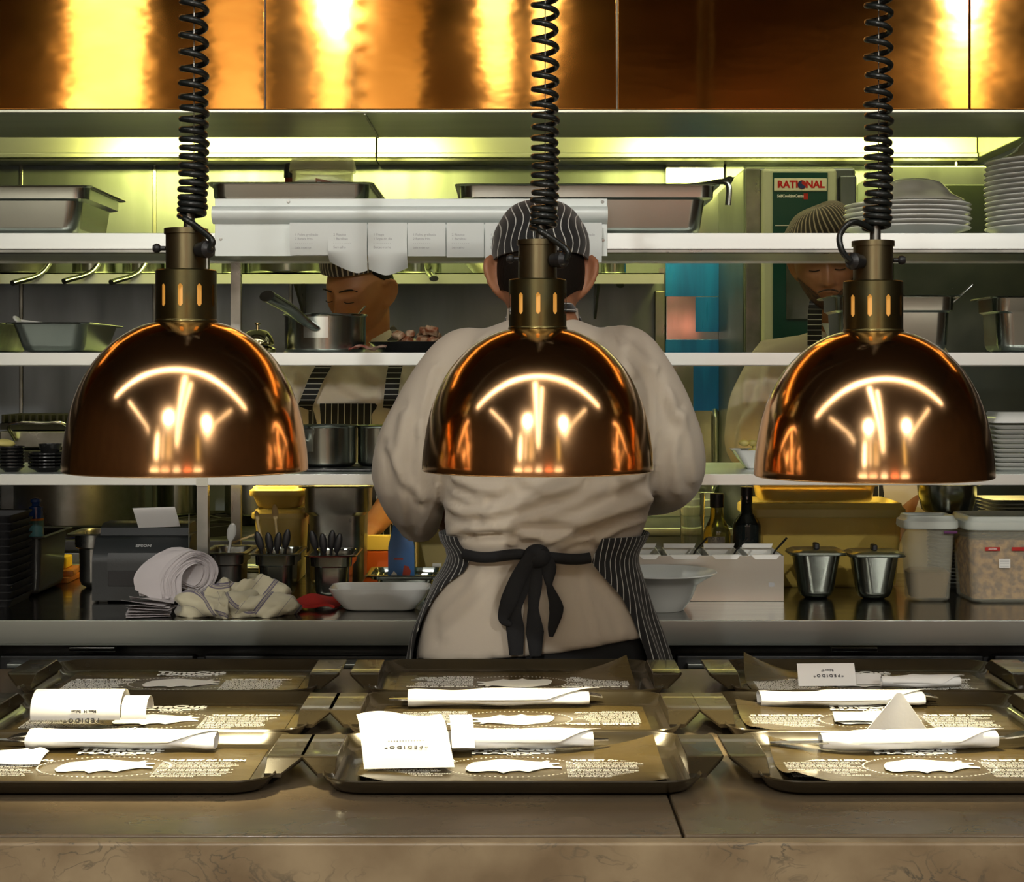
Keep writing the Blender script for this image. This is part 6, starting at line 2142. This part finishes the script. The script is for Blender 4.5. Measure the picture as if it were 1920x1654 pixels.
displace(jk, lambda co, no: fold_fn(jf, True, .002, 12.0, 8)(co + np.array(base), no))
# ------------------------------------------------------------------ back of the kitchen
# wall shelf with pots
ws = thing('wall_shelf', 'steel wall shelf of pots high on the back wall', 'shelf', (0, RY1 - .001, Z(512, 5.14)))
g = G().box(-2.4, X(1245, 5.14), -.31, 0, -.003, 0).box(-2.4, X(1245, 5.14), -.31, -.308, -S(20, 5.14), 0)
g.mk('shelf_board', STEEL_SHELF, ws, smooth=False)
for px in (-80, 560, 1120):
    G().prism([(0, -.003), (-.28, -.003), (-.28, -.016), (0, -.13)], -.004, .004, Matrix(((0, 0, 1, X(px, 5.3)), (1, 0, 0, 0), (0, 1, 0, 0), (0, 0, 0, 1)))).mk('bracket', STEEL_OLD, ws, smooth=False)
G().box(X(1236, 5.14), X(1246, 5.14), -.31, -.30, .0002, S(9, 5.14)).mk('end_stop', STEEL, ws, smooth=False)
zS = Z(512, 5.14) + .0005
dS_ = 5.26
for px, r, h, ha, lab in ((30, .12, .10, -100, 'dark wide saucepan at the left end of the wall shelf'), (178, .068, .085, -136, 'small saucepan with its handle hanging out over the left part of the wall shelf'), (270, .066, .095, -136, 'small saucepan left of the left heat lamp neck on the wall shelf'),
                          (345, .052, .09, -134, 'narrow saucepan hidden by the left heat lamp neck on the wall shelf'), (440, .040, .115, 80, 'narrow pot between lamp neck and shelf post on the wall shelf'), (786, .070, .10, -78, 'saucepan right of the striped cap on the wall shelf'), (1150, .04, .08, 80, 'small pot near the right end of the wall shelf')):
    saucepan('saucepan', lab, r, h, (X(px, dS_), dS_, zS), math.radians(ha), hl=.21, mat=STEEL_PAN if px > 100 else DARKSTEEL, group='saucepans on the wall shelf', rise=-.42, plate=False)
wp = thing('stock_pot', 'wide shallow steel pot on the wall shelf behind the order tickets', 'pot', (X(545, dS_), dS_, zS))
G().lathe(pan_prof(.128, .11), 48).mk('pot_body', STEEL_PAN, wp, ang=45)
lb_ = thing('colander', 'steel colander on the wall shelf above the left shoulder of the chef', 'colander', (X(915, dS_), dS_, zS))
G().lathe([(0, .0), (.04, 0), (.085, .05), (.10, .10), (.108, .10), (.108, .103), (.098, .103), (.083, .052), (.038, .003), (0, .003)], 40).mk('bowl_body', STEEL_OLD, lb_, ang=50)

# cooking range on the left
rg = thing('cooking_range', 'low dark cooking range with gas burners along the back on the left', 'range', (X(180, 5.0), 5.05, 0))
rx0, rx1 = -1.0, .62
zR = Z(1008, 4.75)
G().box(rx0, rx1, -.35, .36, .0, zR - .035, .006).mk('range_body', STEEL_OLD, rg)
G().box(rx0, rx1, -.36, .36, zR - .034, zR, .006).mk('hob_top', DARKSTEEL, rg)
G().tube([(rx0 + .05, -.39, zR - .075), (rx1 - .05, -.39, zR - .075)], .012, 12).box(rx0 + .06, rx0 + .075, -.39, -.349, zR - .082, zR - .068).box(rx1 - .075, rx1 - .06, -.39, -.349, zR - .082, zR - .068).mk('front_rail', STEEL, rg)
IRON = M('cast_iron', (.016, .015, .014), .5)
FLAME = M('gas_flame', (.02, .05, .3), .5, emis=((.02, .10, 1.0), 1.6))
for bx_ in (-.82, -.45, -.08, .29):
    for by_ in (-.18, .14):
        g = G()
        for a in range(6):
            t_ = a * PI / 3
            g.box(.03, .15, -.005, .005, .016, .028, mx=Matrix.Translation((bx_, by_, zR)) @ Matrix.Rotation(t_, 4, 'Z'))
        g.lathe([(.142, .0), (.150, .0), (.150, .028), (.142, .028), (.142, 0)], 28, (bx_, by_, zR + .0005))
        gr = g.mk('pan_support', IRON, rg, smooth=False)
        G().lathe([(0, .0005), (.04, .0005), (.04, .012), (.03, .016), (0, .016)], 20, (bx_, by_, zR)).mk('burner_cap', IRON, gr)
        if by_ < 0 and bx_ in (-.45, -.08):
            fl = G()
            for a in range(16):
                t_ = a * PI / 8
                fl.lathe([(0, 0), (.004, .002), (.003, .010), (0, .017)], 6, (bx_ + .046 * math.cos(t_), by_ + .046 * math.sin(t_), zR + .006))
            fl.mk('gas_flame', FLAME, gr)
zP = zR + .029
for px, py, r, h, dd_, lab in ((150, 0, .185, .15, 4.90, 'very wide braising pot on the left burners'), (335, 0, .065, .17, 5.18, 'tall narrow steel pot on the back burner'), (480, 0, .095, .16, 5.19, 'dark steel stock pot behind the shelf posts'),):
    o = thing('stock_pot', lab, 'pot', (X(px, dd_), dd_, zP), 0, 'pots on the cooking range')
    G().lathe(pan_prof(r, h), 56).mk('pot_body', STEEL_OLD if r > .08 else STEEL_PAN, o, ang=45)
    for s in (-1, 1):
        G().tube(smoothpath([(s * r, -.03, h * .75), (s * (r + .03), -.025, h * .78), (s * (r + .03), .025, h * .78), (s * r, .03, h * .75)], 6), .005, 8).mk('loop_handle', STEEL_OLD, o)
# ribbed press grill on a stand, far left
pg = thing('press_grill', 'ribbed black press grill with a chrome handle on the back wall side', 'grill', (X(25, 4.75), 5.25, zR + .03))
G().box(-.16, .11, -.10, .10, 0, Z(852, 4.87) - zR - .03, .006).mk('grill_base', DARKSTEEL, pg)
zg0 = Z(848, 4.87) - zR - .03
g = G().box(-.16, .11, -.10, .10, zg0, Z(815, 4.87) - zR - .03, .004)
g.mk('lower_plate', STEEL_OLD, pg)
zg1 = Z(812, 4.87) - zR - .03
g = G().box(-.16, .11, -.095, .10, zg1, zg1 + .020)
for k in range(13):
    g.box(-.155 + k * .0205, -.145 + k * .0205, -.10, .10, zg1 + .0205, Z(782, 4.87) - zR - .03, .002)
g.mk('ribbed_lid', IRON, pg, smooth=False)
G().tube(smoothpath([(-.11, -.11, zg1 - .03), (-.11, -.16, zg1 + .018), (.0, -.165, zg1 + .022), (.055, -.16, zg1 + .018), (.062, -.11, zg1 - .035)], 7), .006, 10).mk('grill_handle', CHROME, pg)

# low back counter on the right of the range, lit yellow by the hood
bc = thing('back_counter', 'steel back counter with splash rails behind the glass tumbler', 'counter', (X(1250, 5.1), 5.1, 0))
g0, g1 = X(1010, 5.0) - bc.location.x, X(1362, 5.0) - bc.location.x
zK = Z(992, 4.8)
G().box(g0, g1, -.30, .33, 0, zK, .005).mk('cabinet', STEEL_WALL, bc)
G().box(g0, g1, -.318, -.302, zK - .018, zK + .004, .003).mk('front_lip', STEEL, bc)
for k in range(3):
    G().box(g0, g1, .10 + .05 * k, .12 + .05 * k, zK + .0005, zK + .03 + .02 * k, .003).mk('splash_rail', STEEL, bc)

# combi oven
dO = 4.82
x0, x1 = X(1395, dO), X(1606, dO)
ov = thing('combi_oven', 'tall steel combi oven with a green control panel and red lettering', 'oven', ((x0 + x1) / 2, dO, 0))
bx0, bx1 = x0 - ov.location.x, x1 - ov.location.x
zO = lambda py: Z(py, dO)
G().box(bx0, bx1, .006, .60, .12, zO(312), .012).mk('oven_body', STEEL_WALL, ov)
for xx in (bx0 + .04, bx1 - .04):
    for yy in (.05, .5):
        G().lathe([(0, 0), (.025, 0), (.025, .1195), (0, .1195)], 14, (xx, yy, 0)).mk('foot', STEEL_OLD, ov)
pxo = lambda px: X(px, dO) - ov.location.x
G().box(pxo(1398), pxo(1426), -.004, .0055, zO(700), zO(316), .003).mk('edge_strip', STEEL_OLD, ov)
G().box(pxo(1426), pxo(1566), -.030, .0055, zO(720), zO(318), .010).mk('panel_surround', M('panel_cream', (.55, .58, .42), .4), ov)
GRN = M('panel_green', (.006, .055, .045), .3)
G().box(pxo(1446), pxo(1548), -.0335, -.0302, zO(640), zO(326), .001).mk('control_panel', GRN, ov)
lg = G().box(pxo(1448), pxo(1546), -.0355, -.0337, zO(361), zO(337), .0008).mk('badge', M('badge_cream', (.80, .78, .62), .4), ov)
G().box(pxo(1450), pxo(1544), -.0362, -.0357, zO(359.5), zO(338.5)).mk('badge_field', M('badge_white', (.78, .76, .60), .4), lg)
g = G()
text_mesh(g, 'RATI', .0275, Matrix.Translation((pxo(1473), -.0366, zO(349))) @ Matrix.Rotation(PI / 2, 4, 'X'), .0006, bold=.0011, sx=1.0)
text_mesh(g, 'NAL', .0275, Matrix.Translation((pxo(1524), -.0366, zO(349))) @ Matrix.Rotation(PI / 2, 4, 'X'), .0006, bold=.0011, sx=1.0)
g.mk('red_lettering', M('letter_red', (.55, .012, .012), .4), lg, smooth=False, fix=False)
G().lathe([(0, 0), (.0125, 0), (.0125, .0006), (0, .0006)], 28, (pxo(1499.5), -.0364, zO(349)), Matrix.Rotation(PI / 2, 4, 'X')).mk('badge_disc', M('disc_red', (.5, .02, .02), .4), lg, smooth=False)
G().prism([(-.010, -.008), (.002, -.012), (.011, -.006), (.004, -.001), (-.002, .004), (.001, .011), (-.008, .009), (-.012, .001)], .0006, .0012, Matrix.Translation((pxo(1499.5), -.0364, zO(349))) @ Matrix.Rotation(PI / 2, 4, 'X')).mk('disc_blue', M('disc_blue', (.02, .05, .16), .4), lg, smooth=False)
g = G()
text_mesh(g, 'SelfCookingCenter', .0115, Matrix.Translation((pxo(1480), -.0339, zO(370))) @ Matrix.Rotation(PI / 2, 4, 'X'), .0006, bold=.0004, sx=.9)
g.mk('white_lettering', WHITEP, ov, smooth=False, fix=False)
G().box(pxo(1503), pxo(1511), -.0345, -.0337, zO(376), zO(365)).mk('red_square', RED, ov, smooth=False)
G().box(pxo(1470), pxo(1540), -.0365, -.0337, zO(600), zO(478), .002).mk('display_glass', M('display_glass', (.10, .12, .10), .15, col2=(.05, .06, .05), scale=5), ov)
G().box(pxo(1450), pxo(1544), -.0348, -.0337, zO(425.5), zO(424)).mk('thin_line', WHITEP, ov, smooth=False)
G().box(pxo(1572), pxo(1604), -.02, .0055, .25, zO(330), .006).mk('oven_door', STEEL_WALL, ov)
# tall dark cabinet to the right of the oven
tc_ = thing('tall_cabinet', 'tall dark steel cabinet behind the plate stacks on the right', 'cabinet', (1.62, 4.98, 0))
cx0, cx1 = X(1668, 4.98) - 1.62 , .75
G().box(cx0, cx1, .0, .46, .0, Z(310, 4.98), .006).mk('cabinet_body', STEEL_WALL, tc_)
GRD = M('dark_green_steel', (.045, .055, .045), .22, .6, col2=(.03, .04, .035), scale=8, rvar=.06)
G().box(cx0 + .008, cx1 - .01, -.012, -.0005, .30, Z(347, 4.98), .003).mk('cabinet_door', GRD, tc_)
# smooth steel door of the cold room
CRD = M('cold_room_steel', (.55, .57, .60), .16, 1.0, rvar=.03, col2=(.48, .50, .53), scale=3, stretch=(6, 1, 1))
cd = struct(G().box(X(1246, RY1), X(1356, RY1), RY1 - .035, RY1 - .001, .02, Z(298, 5.42), .004).mk('door_1', CRD))
G().tube([(X(1338, RY1), RY1 - .037, 1.02), (X(1338, RY1), RY1 - .07, 1.04), (X(1338, RY1), RY1 - .07, 1.26), (X(1338, RY1), RY1 - .037, 1.28)], .009, 10).mk('door_handle', STEEL, cd)
dfm = G().box(X(1226, RY1), X(1245, RY1), RY1 - .045, RY1 - .001, 0, Z(545, 5.4), .003).mk('trim_2', STEEL_OLD)
struct(dfm)
struct(G().box(X(1357.5, RY1), X(1392, RY1), RY1 - .045, RY1 - .001, 0, Z(298, 5.4), .003).mk('trim_3', STEEL_WALL))
# vertical joint strips of the wall cladding
for k, px in enumerate((40, 290, 545)):
    struct(G().box(X(px, RY1) - .006, X(px, RY1) + .006, RY1 - .006, RY1 - .0005, .9, Z(300, RY1), .002).mk('trim_%d' % (4 + k), STEEL_OLD))
# cord hanging by the cold room door
cdh = G().tube(smoothpath([(0, 0, 0), (-.004, -.004, -.04), (.003, -.006, -.08), (-.002, -.004, -.115)], 6), [.003] * 6 + [.006] * 9 + [.003] * 4, 8).mk('twine', M('green_twine', (.24, .25, .08), .8))
cdh.location = (X(1374, RY1 - .06), RY1 - .054, Z(712, RY1 - .06))
tag(cdh, 'knotted green twine hanging on the steel jamb beside the bearded cook', 'twine')
# blue reflections on the cold room door, painted as thin coloured sheets
BLUE_REFL = M('painted_blue_reflection', (.01, .17, .66), .30, .15, col2=(.008, .10, .45), scale=4, stretch=(5, 1, .6), rvar=.05)
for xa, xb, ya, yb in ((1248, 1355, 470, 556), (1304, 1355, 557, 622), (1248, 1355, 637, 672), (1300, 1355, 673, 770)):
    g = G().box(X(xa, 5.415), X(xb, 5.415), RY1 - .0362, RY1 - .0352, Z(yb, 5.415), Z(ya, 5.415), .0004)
    g.mk('painted_reflection', BLUE_REFL, cd, smooth=False)
